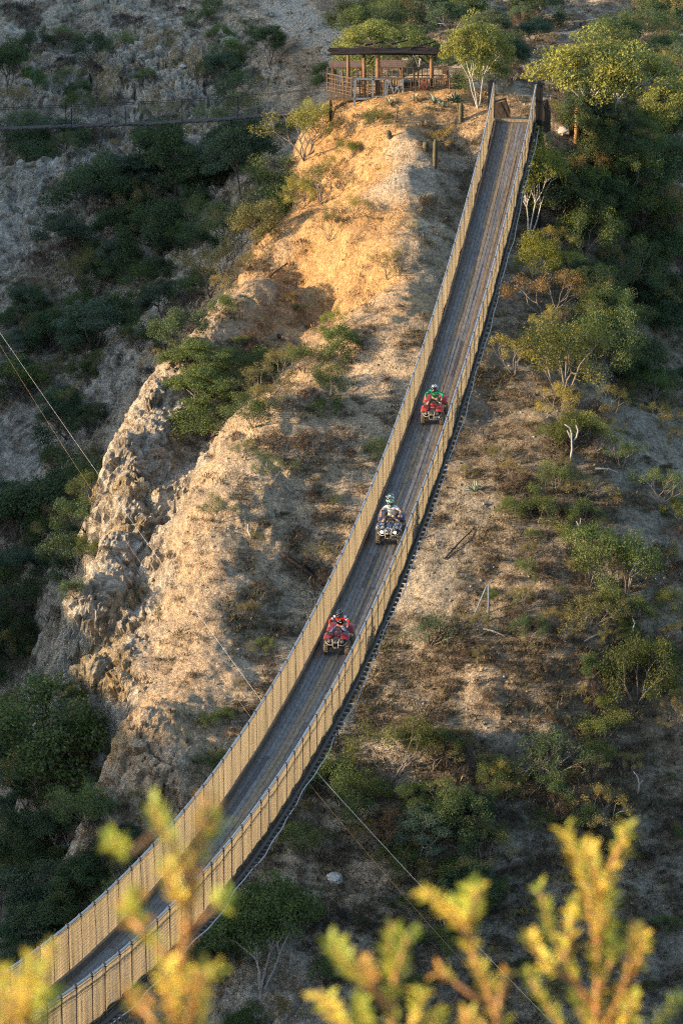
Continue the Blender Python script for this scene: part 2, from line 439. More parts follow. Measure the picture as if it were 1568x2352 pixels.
rcol = lerp(rcol, lerp((0.24, 0.175, 0.09), (0.46, 0.36, 0.21), n_str), stepf(n_och, 0.08, 0.35) * 0.8)
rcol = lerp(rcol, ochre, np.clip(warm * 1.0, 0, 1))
gap = np.clip(1 - (c2 - c1) * 9, 0, 1) * 0.5 + np.clip(1 - (e2 - e1) * 7, 0, 1) * 0.25      # darker along the joints
rcol = lerp(rcol, (0.10, 0.08, 0.055), np.clip(gap, 0, 1) * (1 - 0.5 * warm))
rf = stepf(rock + (n_mid - 0.5) * 0.6, 0.34, 0.5)
soil = lerp(soil, rcol, rf)
# the beaten track winding up behind the pavilion
trk = np.array([tuple(P(*q))[:2] for q in ((625, -25, 304), (655, 30, 293.5), (700, 62, 286), (745, 85, 278), (790, 112, 268), (880, 150, 252), (905, 190, 243))])
td = np.full(GX.shape, 1e3)
for a_, b_ in zip(trk, trk[1:]):
    ab = b_ - a_; t_ = np.clip(((GX - a_[0]) * ab[0] + (GY - a_[1]) * ab[1]) / (ab @ ab), 0, 1)
    td = np.minimum(td, np.hypot(GX - a_[0] - t_ * ab[0], GY - a_[1] - t_ * ab[1]))
soil = lerp(soil, lerp((0.36, 0.31, 0.24), (0.48, 0.42, 0.33), n_fine), stepf(td + 0.5 * n_lit, 1.9, 1.1))
soil = lerp(soil, lerp((0.20, 0.14, 0.085), (0.36, 0.27, 0.18), n_mid), stepf(np.abs(td - 2.9) + 0.7 * n_lit, 1.2, 0.5) * (GX > -6) * (GY > 262))
for nm, arr in (("rock", rock),):
    at = terrain_me.attributes.new(nm, "FLOAT", "POINT")
    at.data.foreach_set("value", arr.ravel().astype(np.float32))
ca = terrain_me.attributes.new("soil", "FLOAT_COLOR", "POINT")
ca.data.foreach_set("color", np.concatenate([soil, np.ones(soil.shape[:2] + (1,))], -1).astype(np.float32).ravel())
# smooth shading on soil, facets on rock
pr = rock[:-1, :-1].ravel()
terrain_me.polygons.foreach_set("use_smooth", pr < 0.35)
BVH = BVHTree.FromPolygons([tuple(v) for v in tv.tolist()], quads.tolist())

def hit(vx, vy):
    r = ray(vx, vy).normalized()
    loc, nrm, i, d = BVH.ray_cast(Vector((0, 0, 0)), r, 900)
    return loc, nrm
def ground(x, y):
    loc, nrm, i, d = BVH.ray_cast(Vector((x, y, 60)), Vector((0, 0, -1)), 400)
    return loc, nrm
def sheet(p):
    """sheet coordinates of a point"""
    y = p[1] * cp - p[2] * sp
    v = p[1] * sp + p[2] * cp
    return 784 + CAM_FV * p[0] / y, 1176 - CAM_FV * v / y
# ------------------------------------------------------------------ materials
def newmat(name):
    m = bpy.data.materials.new(name); m.use_nodes = True
    nt = m.node_tree; nt.nodes.clear()
    out = nt.nodes.new("ShaderNodeOutputMaterial")
    b = nt.nodes.new("ShaderNodeBsdfPrincipled")
    nt.links.new(b.outputs[0], out.inputs[0])
    b.inputs["Roughness"].default_value = 0.85
    b.inputs["Specular IOR Level"].default_value = 0.25
    return m, nt, b, out

class N:
    """thin wrapper over a node tree"""
    def __init__(s, nt): s.nt = nt
    def n(s, t, **kw):
        nd = s.nt.nodes.new(t)
        for k, v in kw.items():
            if k == "inp":
                for kk, vv in v.items():
                    if isinstance(vv, bpy.types.NodeSocket): s.nt.links.new(vv, nd.inputs[kk])
                    else: nd.inputs[kk].default_value = vv
            else: setattr(nd, k, v)
        return nd
    def geo(s): return s.n("ShaderNodeNewGeometry")
    def pos(s): return s.n("ShaderNodeTexCoord").outputs["Object"]
    def attr(s, nm): return s.n("ShaderNodeAttribute", attribute_name=nm).outputs["Fac"]
    def map(s, vec, scale): return s.n("ShaderNodeMapping", inp={"Vector": vec, "Scale": scale}).outputs[0]
    def noise(s, vec, scale, detail=4, rough=0.6, dist=0.0):
        return s.n("ShaderNodeTexNoise", inp={"Vector": vec, "Scale": scale, "Detail": detail, "Roughness": rough, "Distortion": dist}).outputs["Fac"]
    def ramp(s, fac, stops, interp="LINEAR"):
        nd = s.n("ShaderNodeValToRGB", inp={"Fac": fac}); cr = nd.color_ramp; cr.interpolation = interp
        while len(cr.elements) < len(stops): cr.elements.new(0.5)
        for e, (p, c) in zip(cr.elements, stops):
            e.position = p; e.color = (c[0], c[1], c[2], 1) if hasattr(c, "__len__") else (c, c, c, 1)
        return nd.outputs["Color"]
    def mix(s, f, a, b, mode="MIX"):
        nd = s.n("ShaderNodeMix", data_type="RGBA", blend_type=mode)
        for k, v in ((0, f), (6, a), (7, b)):
            if isinstance(v, bpy.types.NodeSocket): s.nt.links.new(v, nd.inputs[k])
            elif hasattr(v, "__len__"): nd.inputs[k].default_value = (v[0], v[1], v[2], 1)
            else: nd.inputs[k].default_value = v
        return nd.outputs[2]
    def math(s, op, a, b=0.0, c=0.0, clamp=False):
        nd = s.n("ShaderNodeMath", operation=op, use_clamp=clamp)
        for k, v in ((0, a), (1, b), (2, c)):
            if isinstance(v, bpy.types.NodeSocket): s.nt.links.new(v, nd.inputs[k])
            else: nd.inputs[k].default_value = v
        return nd.outputs[0]
    def bump(s, h, strength, dist, normal=None):
        nd = s.n("ShaderNodeBump", inp={"Height": h, "Strength": strength, "Distance": dist})
        if normal is not None: s.nt.links.new(normal, nd.inputs["Normal"])
        return nd.outputs[0]

def simple(name, col, rough=0.7, metal=0.0, var=0.25, scale=6.0, spec=0.3, bump=0.0):
    m, nt, b, out = newmat(name); k = N(nt)
    p = k.pos()
    f = k.noise(p, scale, 5, 0.65)
    lo = [c * (1 - var) for c in col]; hi = [min(1, c * (1 + var)) for c in col]
    nt.links.new(k.ramp(f, [(0.3, lo), (0.7, hi)]), b.inputs["Base Color"])
    b.inputs["Roughness"].default_value = rough; b.inputs["Metallic"].default_value = metal
    b.inputs["Specular IOR Level"].default_value = spec
    if bump:
        nt.links.new(k.bump(k.noise(p, scale * 4, 4), bump, 0.02), b.inputs["Normal"])
    return m

def ground_material():
    m, nt, b, out = newmat("canyon_soil"); k = N(nt)
    p = k.pos()
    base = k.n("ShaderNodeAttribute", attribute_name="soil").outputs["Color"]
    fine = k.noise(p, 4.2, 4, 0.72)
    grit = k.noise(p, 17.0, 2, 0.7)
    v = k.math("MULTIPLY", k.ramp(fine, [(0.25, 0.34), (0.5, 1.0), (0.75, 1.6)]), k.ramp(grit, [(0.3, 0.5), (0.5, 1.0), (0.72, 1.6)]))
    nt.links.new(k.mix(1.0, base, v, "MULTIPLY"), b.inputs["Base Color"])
    b.inputs["Roughness"].default_value = 0.95
    b.inputs["Specular IOR Level"].default_value = 0.08
    nt.links.new(k.bump(k.noise(p, 3.6, 5, 0.75), 1.0, 0.32), b.inputs["Normal"])
    return m

hillside = link_mesh("hillside", terrain_me, ground_material())
tag(hillside, kind="structure")

# ------------------------------------------------------------------ light
SUN_EL, SUN_AZ = R(12.0), R(12.0)      # azimuth: how far towards the camera from due left
to_sun = Vector((-math.cos(SUN_AZ) * math.cos(SUN_EL), -math.sin(SUN_AZ) * math.cos(SUN_EL), math.sin(SUN_EL)))
sd = bpy.data.lights.new("sun", "SUN"); sd.energy = 3.4; sd.angle = R(0.7); sd.color = (1.0, 0.74, 0.46)
so = bpy.data.objects.new("sun", sd); COL.objects.link(so)
so.rotation_euler = to_sun.to_track_quat("Z", "Y").to_euler()
so.location = (-100, 100, 60)
w = bpy.data.worlds.new("World"); scene.world = w; w.use_nodes = True
wn = w.node_tree.nodes; wn.clear()
sky = wn.new("ShaderNodeTexSky"); sky.sky_type = "NISHITA"; sky.sun_disc = False
sky.sun_elevation = SUN_EL
sky.sun_rotation = math.atan2(to_sun.x, to_sun.y)
sky.altitude = 200; sky.dust_density = 1.0
bg = wn.new("ShaderNodeBackground"); bg.inputs["Strength"].default_value = 0.15
wo = wn.new("ShaderNodeOutputWorld")
w.node_tree.links.new(sky.outputs[0], bg.inputs[0]); w.node_tree.links.new(bg.outputs[0], wo.inputs[0])
scene.view_settings.view_transform = "Standard"; scene.view_settings.look = "None"
scene.view_settings.exposure = 1.7; scene.view_settings.gamma = 1.0
scene.cycles.use_denoising = False; scene.cycles.filter_width = 1.15; scene.cycles.max_bounces = 6; scene.cycles.diffuse_bounces = 3; scene.cycles.transparent_max_bounces = 12

# ------------------------------------------------------------------ the suspension bridge
BX0, BK = -23.42, 0.1513
BDIR = Vector((BK, 1.0, 0)).normalized()
BE = Vector((BDIR.y, -BDIR.x, 0))            # across the deck, towards the right rail
def zdeck(d): return -56.62 + 0.00232 * (d - 161.0) ** 2
def zslope(d): return 2 * 0.00232 * (d - 161.0)
def deck(d, off=0.0, up=0.0):
    return Vector((BX0 + BK * d, d, zdeck(d))) + BE * off + Vector((0, 0, up))
D0, D1 = 90.0, 222.0
HALF, NETH = 1.15, 1.72

def attr_mat(name, attr, rough=0.8, spec=0.2, noise_scale=9.0, stretch=(1, 1, 1), amp=0.35, bump=0.0):
    m, nt, b, out = newmat(name); k = N(nt)
    base = k.n("ShaderNodeAttribute", attribute_name=attr).outputs["Color"]
    f = k.noise(k.map(k.pos(), stretch), noise_scale, 4, 0.7)
    nt.links.new(k.mix(1.0, base, k.ramp(f, [(0.25, 1 - amp), (0.75, 1 + amp)]), "MULTIPLY"), b.inputs["Base Color"])
    b.inputs["Roughness"].default_value = rough; b.inputs["Specular IOR Level"].default_value = spec
    if bump: nt.links.new(k.bump(f, bump, 0.02), b.inputs["Normal"])
    return m

def paint(o, cols, nm="tint"):
    a = o.data.attributes.new(nm, "FLOAT_COLOR", "FACE")
    c = np.ones((len(o.data.polygons), 4), dtype=np.float32); c[:, :3] = np.asarray(cols, dtype=np.float32)
    a.data.foreach_set("color", c.ravel())

M_plank = attr_mat("deck_timber", "tint", 0.8, 0.25, 5.0, (2.2, 0.35, 1), 0.55, 0.3)
M_steel = simple("galvanised_steel", (0.34, 0.35, 0.38), 0.45, 0.6, 0.2, 8)
M_dsteel = simple("dark_steel", (0.014, 0.013, 0.014), 0.6, 0.2, 0.4, 6)
M_rust = simple("weathered_wire", (0.09, 0.075, 0.06), 0.7, 0.3, 0.4, 9)
M_dwood = simple("dark_timber", (0.06, 0.047, 0.036), 0.85, 0, 0.5, 4, bump=0.3)
M_pipe = simple("pale_pipe", (0.34, 0.34, 0.34), 0.5, 0, 0.15, 3)

def net_material():
    m, nt, b, out = newmat("tan_netting"); k = N(nt)
    f = k.noise(k.map(k.pos(), (1.2, 1.2, 0.25)), 1.0, 5, 0.72)
    g = k.noise(k.pos(), 9.0, 3, 0.7)
    c = k.mix(f, (0.23, 0.195, 0.13), (0.47, 0.40, 0.275))
    c = k.mix(k.ramp(g, [(0.35, 0.5), (0.6, 0)]), c, (0.27, 0.20, 0.11))
    tr = nt.nodes.new("ShaderNodeBsdfTranslucent"); nt.links.new(c, tr.inputs["Color"])
    nt.links.new(c, b.inputs["Base Color"]); b.inputs["Roughness"].default_value = 0.9
    mx = nt.nodes.new("ShaderNodeMixShader"); mx.inputs[0].default_value = 0.35
    nt.links.new(b.outputs[0], mx.inputs[1]); nt.links.new(tr.outputs[0], mx.inputs[2]); nt.links.new(mx.outputs[0], out.inputs[0])
    return m
M_net = net_material()

bridge = empty("suspension_bridge", deck(D1))
tag(bridge, "long plank suspension bridge with tan netting sides carrying the quad bikes", "bridge")
def bchild(o): 
    o.parent = bridge; o.matrix_parent_inverse = Matrix.Translation(-bridge.location); return o

# planks, laid lengthwise
mb = MB(); cols = []
NPL = 12; pw = 2 * HALF / NPL
for j in range(NPL):
    o0 = -HALF + j * pw
    d = D0 - rng.random() * 1.2
    lane = rng.random()
    while d < D1:
        L = rng.choice((4.6, 4.6, 4.6, 9.2)); e = min(d + L, D1)
        base = 0.12 + 0.05 * rng.random()
        t = rng.random() if rng.random() < .5 else lane
        col = (base * 1.08, base, base * 0.93)
        if j in (4, 5, 7, 8) and t < 0.45: col = (0.22, 0.16, 0.10)
        elif t < 0.18: col = (0.165, 0.13, 0.10)
        elif t > 0.88: col = (0.085, 0.076, 0.072)
        zj = rng.uniform(0, 0.022)
        n = max(2, int((e - d) / 1.5)); a, bb = o0 + 0.008, o0 + pw - 0.008
        vs = []
        for i in range(n + 1):
            q = max(d, D0) + (e - 0.02 - max(d, D0)) * i / n
            vs += [deck(q, a, zj), deck(q, bb, zj + rng.uniform(-.004, .004)), deck(q, bb, -0.05), deck(q, a, -0.05)]
        fs = [(0, 1, 2, 3), (4 * n + 3, 4 * n + 2, 4 * n + 1, 4 * n)]
        for i in range(n):
            b4 = 4 * i
            for u_, v_ in ((0, 1), (1, 2), (2, 3), (3, 0)):
                fs.append((b4 + v_, b4 + u_, b4 + 4 + u_, b4 + 4 + v_))
        mb.add(vs, fs); cols += [col] * len(fs)
        d = e
o = bchild(mb.build("deck_planking", M_plank)); paint(o, cols)
# worn runner boards over the planks, kerbs
mb = MB()
for sgn in (-1, 1):
    q = D0
    while q < D1 - 0.3:
        e = min(q + rng.uniform(3.0, 4.2), D1)
        off = sgn * (HALF - 0.08) + rng.uniform(-.015, .015)
        mb.beam(deck(q, off, 0.14), deck(e - 0.03, off + rng.uniform(-.01, .01), 0.14 + rng.uniform(-.01, .01)), 0.10, 0.26)
        q = e
    o = bchild(mb.build("kerb_beam", M_dwood)); mb = MB()

# cross bearers with protruding ends
def bearer(d):
    mb = MB()
    mb.beam(deck(d, -HALF - 0.30, -0.12), deck(d, HALF + 0.32 + rng.uniform(-.05, .05), -0.12), 0.13, 0.13)
    return mb
M_bearer = simple("bearer_timber", (0.12, 0.10, 0.085), 0.85, 0, 0.5, 3)
ds = list(np.arange(D0 + 0.2, D1, 0.62)); vis = [d for d in ds if d > 106]
rest = MB()
proto = None
for i, d in enumerate(ds):
    if d in vis[:100]:
        bchild(bearer(d).build("cross_bearer", M_bearer))
    else:
        b_ = bearer(d); rest.add(b_.v, b_.f)
o = bchild(rest.build("cross_bearer", M_bearer)); o["kind"] = "stuff"
# side girders (twisted carrying ropes wrapped in dark sheet) below each net
for sgn in (-1, 1):
    mb = MB()
    mb.tube([deck(d, sgn * (HALF + 0.10), -0.02) for d in np.arange(D0, D1 + 1, 2)], 0.10, 6)
    bchild(mb.build("carrying_rope", M_dsteel))
    # hand cable on top
    mb = MB()
    pts = [deck(d, sgn * (HALF + 0.05), NETH) for d in np.arange(D0, D1 - 5, 2)] + [deck(D1 - 3, sgn * (HALF + 0.07), NETH + .1), deck(D1, sgn * (HALF + 0.1), NETH + 0.55)]
    mb.tube(pts, 0.042, 7)
    bchild(mb.build("hand_cable", M_steel))
    # second thin cable just below it
    mb = MB(); mb.tube([p + Vector((0, 0, -0.10)) + BE * (0.02 * sgn) for p in pts], 0.012, 4)
    bchild(mb.build("tie_wire", M_rust))
    # netting: upright cords and lengthwise wires
    V, F = [], []
    step = 0.085
    dd = np.arange(D0, D1, step)
    wob = 0.05 * vnoise(dd / 0.9, dd * 0, seed=3) + 0.02 * vnoise(dd / 0.31, dd * 0, seed=4)
    top = NETH - 0.02 - 0.06 * np.abs(np.sin(np.pi * (dd - D0 - 0.6) / 1.85)) * (0.4 + 0.6 * _hash(np.floor((dd - D0 - 0.6) / 1.85), dd * 0, dd * 0, 9)) + np.where(dd > D1 - 6, (dd - (D1 - 6)) * 0.09, 0)
    e1 = Vector((0.86, -0.50, 0)); e2 = Vector((0.50, 0.86, 0))
    bdx = (e1.x * BE.x + e1.y * BE.y)
    for d, w_, t_ in zip(dd, wob, top):
        c0 = deck(d, sgn * (HALF + 0.04) + w_, 0.02); c1 = deck(d, sgn * (HALF + 0.05) + w_ * 0.3, t_)
        ang = R(rng.uniform(-12, 12))
        a1 = Vector((e1.x * math.cos(ang) - e1.y * math.sin(ang), e1.x * math.sin(ang) + e1.y * math.cos(ang), 0)) * 0.0095
        a2 = Vector((-a1.y, a1.x, 0)) * 0.45
        o = len(V)
        for c in (c0, c1):
            V += [c - a1, c + a1, c + a2]
        F += [(o, o + 1, o + 4, o + 3), (o + 1, o + 2, o + 5, o + 4), (o + 2, o, o + 3, o + 5)]
    mb = MB(); mb.add(V, F)
    for hgt in np.arange(0.08, NETH, 0.115):
        dq = np.arange(D0, D1 + 0.5, 1.0)
        mb.tube([deck(d, sgn * (HALF + 0.04) + 0.035 * float(vnoise(np.array(d / 0.9), np.array(0.0), seed=3)), hgt * (1 + (0.3 if d > D1 - 3 else 0))) for d in dq], 0.006, 3, cap=False)
    bchild(mb.build("side_netting", M_net))
# hangers
hd = [d + rng.uniform(-.2, .2) for d in np.arange(D0 + 0.6, D1 - 1, 1.85)]
hs = [(d, s) for d in hd for s in (-1, 1)]
def hanger(d, s):
    mb = MB(); lean = rng.uniform(-0.10, 0.10)
    tp = deck(d, s * (HALF + 0.05), NETH)
    mb.tube([tp + Vector((0, 0, .05)) + BDIR * 0.05, tp + Vector((0, 0, -.05)) + BDIR * 0.03 + BE * 0.05, tp + Vector((0, 0, -.25)) + BE * 0.035 , deck(d + lean * .5, s * (HALF + 0.04) + 0.045, 0.8), deck(d + lean, s * (HALF + 0.05) + 0.04, -0.1)], [q_ * (1 if s > 0 else .6) for q_ in (0.016, 0.02, 0.022, 0.017, 0.02)], 5)
    mb.tube([tp + BDIR * -0.06, tp + BDIR * 0.06], 0.062, 7)
    return mb
rest = MB()
shown = sorted([h for h in hs if h[0] > 106])[:98]
for h in hs:
    if h in shown: bchild(hanger(*h).build("hanger", M_rust))
    else:
        q = hanger(*h); rest.add(q.v, q.f)
o = bchild(rest.build("hanger", M_rust)); o["kind"] = "stuff"

# towers at the far end
TT = 2.28
for sgn in (-1, 1):
    mb = MB()
    base_p = deck(D1 + 0.2, sgn * (HALF + 0.26)); topz = zdeck(D1) + TT
    gl, _ = ground(base_p.x, base_p.y)
    tp = Vector((base_p.x, base_p.y, topz))
    bp = Vector((base_p.x, base_p.y, min(gl.z - 0.3, topz - 3.9)))
    mb.beam(bp, tp, 0.38, 0.32, up=BDIR)
    mb.beam(tp + BE * -0.26, tp + BE * 0.26, 0.14, 0.12)
    mb.box(tp + Vector((0, 0, .1)), (0.2, 0.2, 0.12))
    t_ = bchild(mb.build("tower_post", M_dsteel))
    # backstay going down behind the tower, with its own side panel
    mb = MB()
    anchor = deck(D1 + 3.0, sgn * (HALF + 0.35)); ga, _ = ground(anchor.x, anchor.y)
    anchor.z = ga.z - 0.2
    mb.tube([tp + Vector((0, 0, .05)), tp.lerp(anchor, 0.5), anchor], 0.05, 6)
    bchild(mb.build("backstay", M_dsteel))
    mb = MB()
    q0 = deck(D1, sgn * (HALF + 0.2)) + BDIR * .35; q1 = deck(D1, sgn * (HALF + 0.2)) + BDIR * 1.9 + BE * (.85 if sgn < 0 else .55); g1, _ = ground(q1.x, q1.y)
    za, zb = zdeck(D1) + 1.05, zdeck(D1) - 0.1
    for i in range(22):
        f = i / 21.0; a = q0.lerp(q1, f)
        ztop = za - 0.12 * math.sin(f * 3.1) if f < 0.72 else za - (f - 0.72) * 2.6
        mb.beam(Vector((a.x, a.y, zb - 0.8)), Vector((a.x, a.y, ztop)), 0.075, 0.03, up=BDIR)
    mb.beam(Vector((q0.x, q0.y, za)), Vector((q0.lerp(q1, .72).x, q0.lerp(q1, .72).y, za)), 0.09, 0.09)
    mb.beam(Vector((q0.lerp(q1, .72).x, q0.lerp(q1, .72).y, za)), Vector((q1.x, q1.y, zb + .2)), 0.09, 0.09)
    bchild(mb.build("approach_fence", M_dwood))
mb = MB()
mb.beam(deck(D1 - 0.02, -HALF - .1, 0.09), deck(D1 - 0.02, HALF + .1, 0.09), 0.2, 0.16)
M_beam = simple("end_beam_timber", (0.30, 0.22, 0.13), 0.85, 0, 0.35, 4)
bchild(mb.build("end_beam", M_beam))
mb = MB()
for s_ in np.linspace(-1.1, 1.1, 9):
    mb.beam(deck(D1, s_, -0.02) + BDIR * .12, deck(D1, s_, -0.12) + BDIR * 1.6, 0.26, 0.07)
o = bchild(mb.build("landing_planking", M_plank)); paint(o, np.tile((0.2, 0.165, 0.125), (len(o.data.polygons), 1)))

# pale hose slung along the outer ends of the bearers
mb = MB()
pts = []
for d in np.arange(D0, D1 - 0.5, 0.8):
    pts.append(deck(d, HALF + 0.33 + 0.05 * math.sin(d * 0.55) + 0.03 * math.sin(d * 1.7), -0.06 + 0.05 * math.sin(d * 0.83 + 1) - (0.25 * math.exp(-((d - 148) / 4.0) ** 2))))
mb.tube(pts, 0.022, 6)
tag(mb.build("water_hose", M_pipe, smooth=True), "pale hose slung along the outer ends of the bridge bearers", "hose")

def deck_at(vx, vy, up=0.0):
    """place on the deck that appears at the sheet point: (distance, offset)"""
    best = None
    for i in range(2600):
        d = 105 + i * 0.045
        a = sheet(deck(d, -1, up)); b_ = sheet(deck(d, 1, up))
        t = (vx - a[0]) / (b_[0] - a[0])
        y = a[1] + (b_[1] - a[1]) * t
        e = abs(y - vy)
        if best is None or e < best[0]: best = (e, d, -1 + 2 * t)
    return best[1], best[2]

# wind guys from the deck down to the slopes
def guy(name, a, b_, rad, mat, label, sag=0.6):
    mb = MB(); a, b_ = Vector(a), Vector(b_)
    mb.tube([a.lerp(b_, t) + Vector((0, 0, -sag * 4 * t * (1 - t))) for t in np.linspace(0, 1, 15)], rad, 5)
    return tag(mb.build(name, mat, smooth=True), label, "cable")
M_wire_w = simple("bright_wire", (0.72, 0.70, 0.66), 0.4, 0.3, 0.1, 3)
M_wire_t = simple("rusty_wire", (0.42, 0.27, 0.13), 0.6, 0.2, 0.2, 3)
dA, oA = deck_at(630, 1650, 0.2); dB, oB = deck_at(590, 1640, 0.0)
guy("guy_wire", deck(dA, -HALF, 0.15), P(-230, 420, 238), 0.0045, M_wire_w, "pale guy wire running from the bridge deck past the cliff edge", 0.4)
guy("guy_wire", deck(dB - 2.5, -HALF - .2, -0.1), P(-200, 440, 238), 0.0035, M_wire_t, "thin rusty guy wire below the pale one across the cliff", 1.2)
dA, oA = deck_at(725, 1768, -.1); dB, oB = deck_at(712, 1795, -.1)
guy("guy_wire", deck(dA, HALF + .2, -0.1), P(1560, 2640, 150), 0.009, M_wire_w, "bright guy wire slanting from bridge edge over the scrub slope", 0.3)
guy("guy_wire", deck(dB, HALF + .2, -0.1), P(1480, 2640, 150), 0.008, M_wire_t, "thin brownish guy wire slanting just under the bright one below the bridge", 0.5)
# ------------------------------------------------------------------ quad bikes
def paint_mat(name, col, rough=0.3):
    m = simple(name, col, rough + .1, 0, 0.15, 5, spec=0.4)
    nt = m.node_tree; k = N(nt); b = next(n for n in nt.nodes if n.type == 'BSDF_PRINCIPLED'); src = b.inputs['Base Color'].links[0].from_socket
    dust = k.ramp(k.noise(k.pos(), 3.2, 5, .7), [(.45, 0), (.75, .55)])
    nt.links.new(k.mix(dust, src, (.25, .19, .13)), b.inputs['Base Color'])
    return m
M_red = paint_mat("red_plastic", (0.38, 0.022, 0.018))
M_red2 = paint_mat("crimson_plastic", (0.22, 0.012, 0.024))
M_blackp = paint_mat("black_plastic", (0.025, 0.025, 0.028), 0.45)
M_tyre = simple("dusty_rubber", (0.13, 0.112, 0.085), 0.9, 0, 0.5, 7)
M_tread = simple("dusty_tread", (0.17, 0.14, 0.10), 0.95, 0, 0.4, 9)
M_rim = simple("rim_metal", (0.20, 0.20, 0.20), 0.5, 0.5, 0.3, 8)
M_engine = simple("engine_metal", (0.05, 0.048, 0.045), 0.6, 0.3, 0.5, 10)
M_bar = simple("dusty_tube", (0.42, 0.37, 0.29), 0.6, 0.2, 0.25, 6)
M_seat = simple("black_vinyl", (0.03, 0.03, 0.033), 0.5, 0, 0.3, 6)
M_white = paint_mat("white_plastic", (0.72, 0.72, 0.70), 0.5)
M_bluef = paint_mat("navy_plastic", (0.035, 0.045, 0.12), 0.35)

def camo_material():
    m, nt, b, out = newmat("grey_camouflage_plastic"); k = N(nt)
    p = k.pos()
    f = k.noise(p, 5.5, 2, 0.5, 1.6)
    g = k.noise(k.map(p, (1, 0.5, 1)), 8.0, 2, 0.5, 2.0)
    c = k.ramp(f, [(0.0, (0.015, 0.016, 0.02)), (0.47, (0.10, 0.11, 0.13)), (0.56, (0.015, 0.017, 0.022))], "CONSTANT")
    c = k.mix(k.ramp(g, [(0.0, 0), (0.56, 1.0)], "CONSTANT"), c, (0.50, 0.51, 0.54))
    nt.links.new(c, b.inputs["Base Color"]); b.inputs["Roughness"].default_value = 0.35; b.inputs["Specular IOR Level"].default_value = 0.5
    return m
M_camo = camo_material()
def lamp_material(name, on):
    m, nt, b, out = newmat(name)
    b.inputs["Base Color"].default_value = (0.85, 0.83, 0.75, 1); b.inputs["Roughness"].default_value = 0.1
    if on:
        b.inputs["Emission Color"].default_value = (1, 0.86, 0.55, 1); b.inputs["Emission Strength"].default_value = 2.2
    return m
M_lamp_on, M_lamp_off = lamp_material("lit_headlamp", True), simple("unlit_headlamp", (0.22, 0.21, 0.19), .2, 0, .1, 5, spec=.6)

def wheel(root, x, y, r, w):
    s = 1 if x > 0 else -1
    mb = MB()
    mb.lathe((x - s * w * 0.38, y, r), (s, 0, 0), [(0, r * .52), (w * .15, r * .56), (w * .62, r * .56), (w * .68, r * .50), (w * .60, r * .40), (w * .56, r * .16), (w * .64, r * .12)], 18)
    for k in range(5):
        a = k * 2 * math.pi / 5
        mb.beam((x + s * w * .22, y + math.cos(a) * r * .12, r + math.sin(a) * r * .12), (x + s * w * .26, y + math.cos(a) * r * .5, r + math.sin(a) * r * .5), .05, .03, up=Vector((1, 0, 0)))
    wh = mb.build("wheel", M_rim, root, smooth=False)
    mb = MB()
    prof = [(-.42, .60), (-.5, .74), (-.48, .88), (-.36, .97), (0, 1.0), (.36, .97), (.48, .88), (.5, .74), (.42, .60), (.3, .55), (-.3, .55)]
    mb.lathe((x, y, r), (1, 0, 0), [(a * w, q * r) for a, q in prof], 26, close=True)
    mb.cur = 1
    for k in range(20):
        a = 2 * math.pi * k / 20
        for sd_, o_ in ((-1, 0), (1, .5)):
            an = a + o_ * 2 * math.pi / 20
            c = Vector((x + sd_ * w * .24, y + math.cos(an) * r * .995, r + math.sin(an) * r * .995))
            mb.box(c, (w * .40, .055, .03), Matrix.Rotation(-(math.pi / 2 - an), 3, "X"))
    mb.build("tyre", [M_tyre, M_tread], wh, smooth=False)
    return wh

def shell(profile, name, mat, root, thick=0.018, smooth=True):
    """a curved panel: list of cross-section polylines (same number of points), made solid"""
    n = len(profile[0]); vs = [Vector(p) for row in profile for p in row]; m = len(profile)
    fs = []
    for i in range(m - 1):
        for k in range(n - 1):
            fs.append((i * n + k, i * n + k + 1, (i + 1) * n + k + 1, (i + 1) * n + k))
    me = bpy.data.meshes.new(name); me.from_pydata([tuple(v) for v in vs], [], fs); me.update()
    me.polygons.foreach_set("use_smooth", np.full(len(fs), smooth))
    me.materials.append(mat)
    o = bpy.data.objects.new(name, me); COL.objects.link(o); o.parent = root
    md = o.modifiers.new("solid", "SOLIDIFY"); md.thickness = thick; md.offset = 0
    md2 = o.modifiers.new("sub", "SUBSURF"); md2.levels = 1; md2.render_levels = 1
    return o

def fender(root, s, yc, z, x0, x1, ry, mat, droop):
    prof = []
    for t in np.linspace(-1, 1, 9):
        a = t * 1.25
        y = yc + math.sin(a) * ry
        zz = z - (1 - math.cos(a)) * ry * 0.62
        prof.append([(s * x0, y, zz + .04), (s * (x0 * .55 + x1 * .45), y, zz + .05), (s * (x1 - .03), y, zz + 0.02), (s * x1, y, zz - droop)])
    return shell(prof, "fender", mat, root)

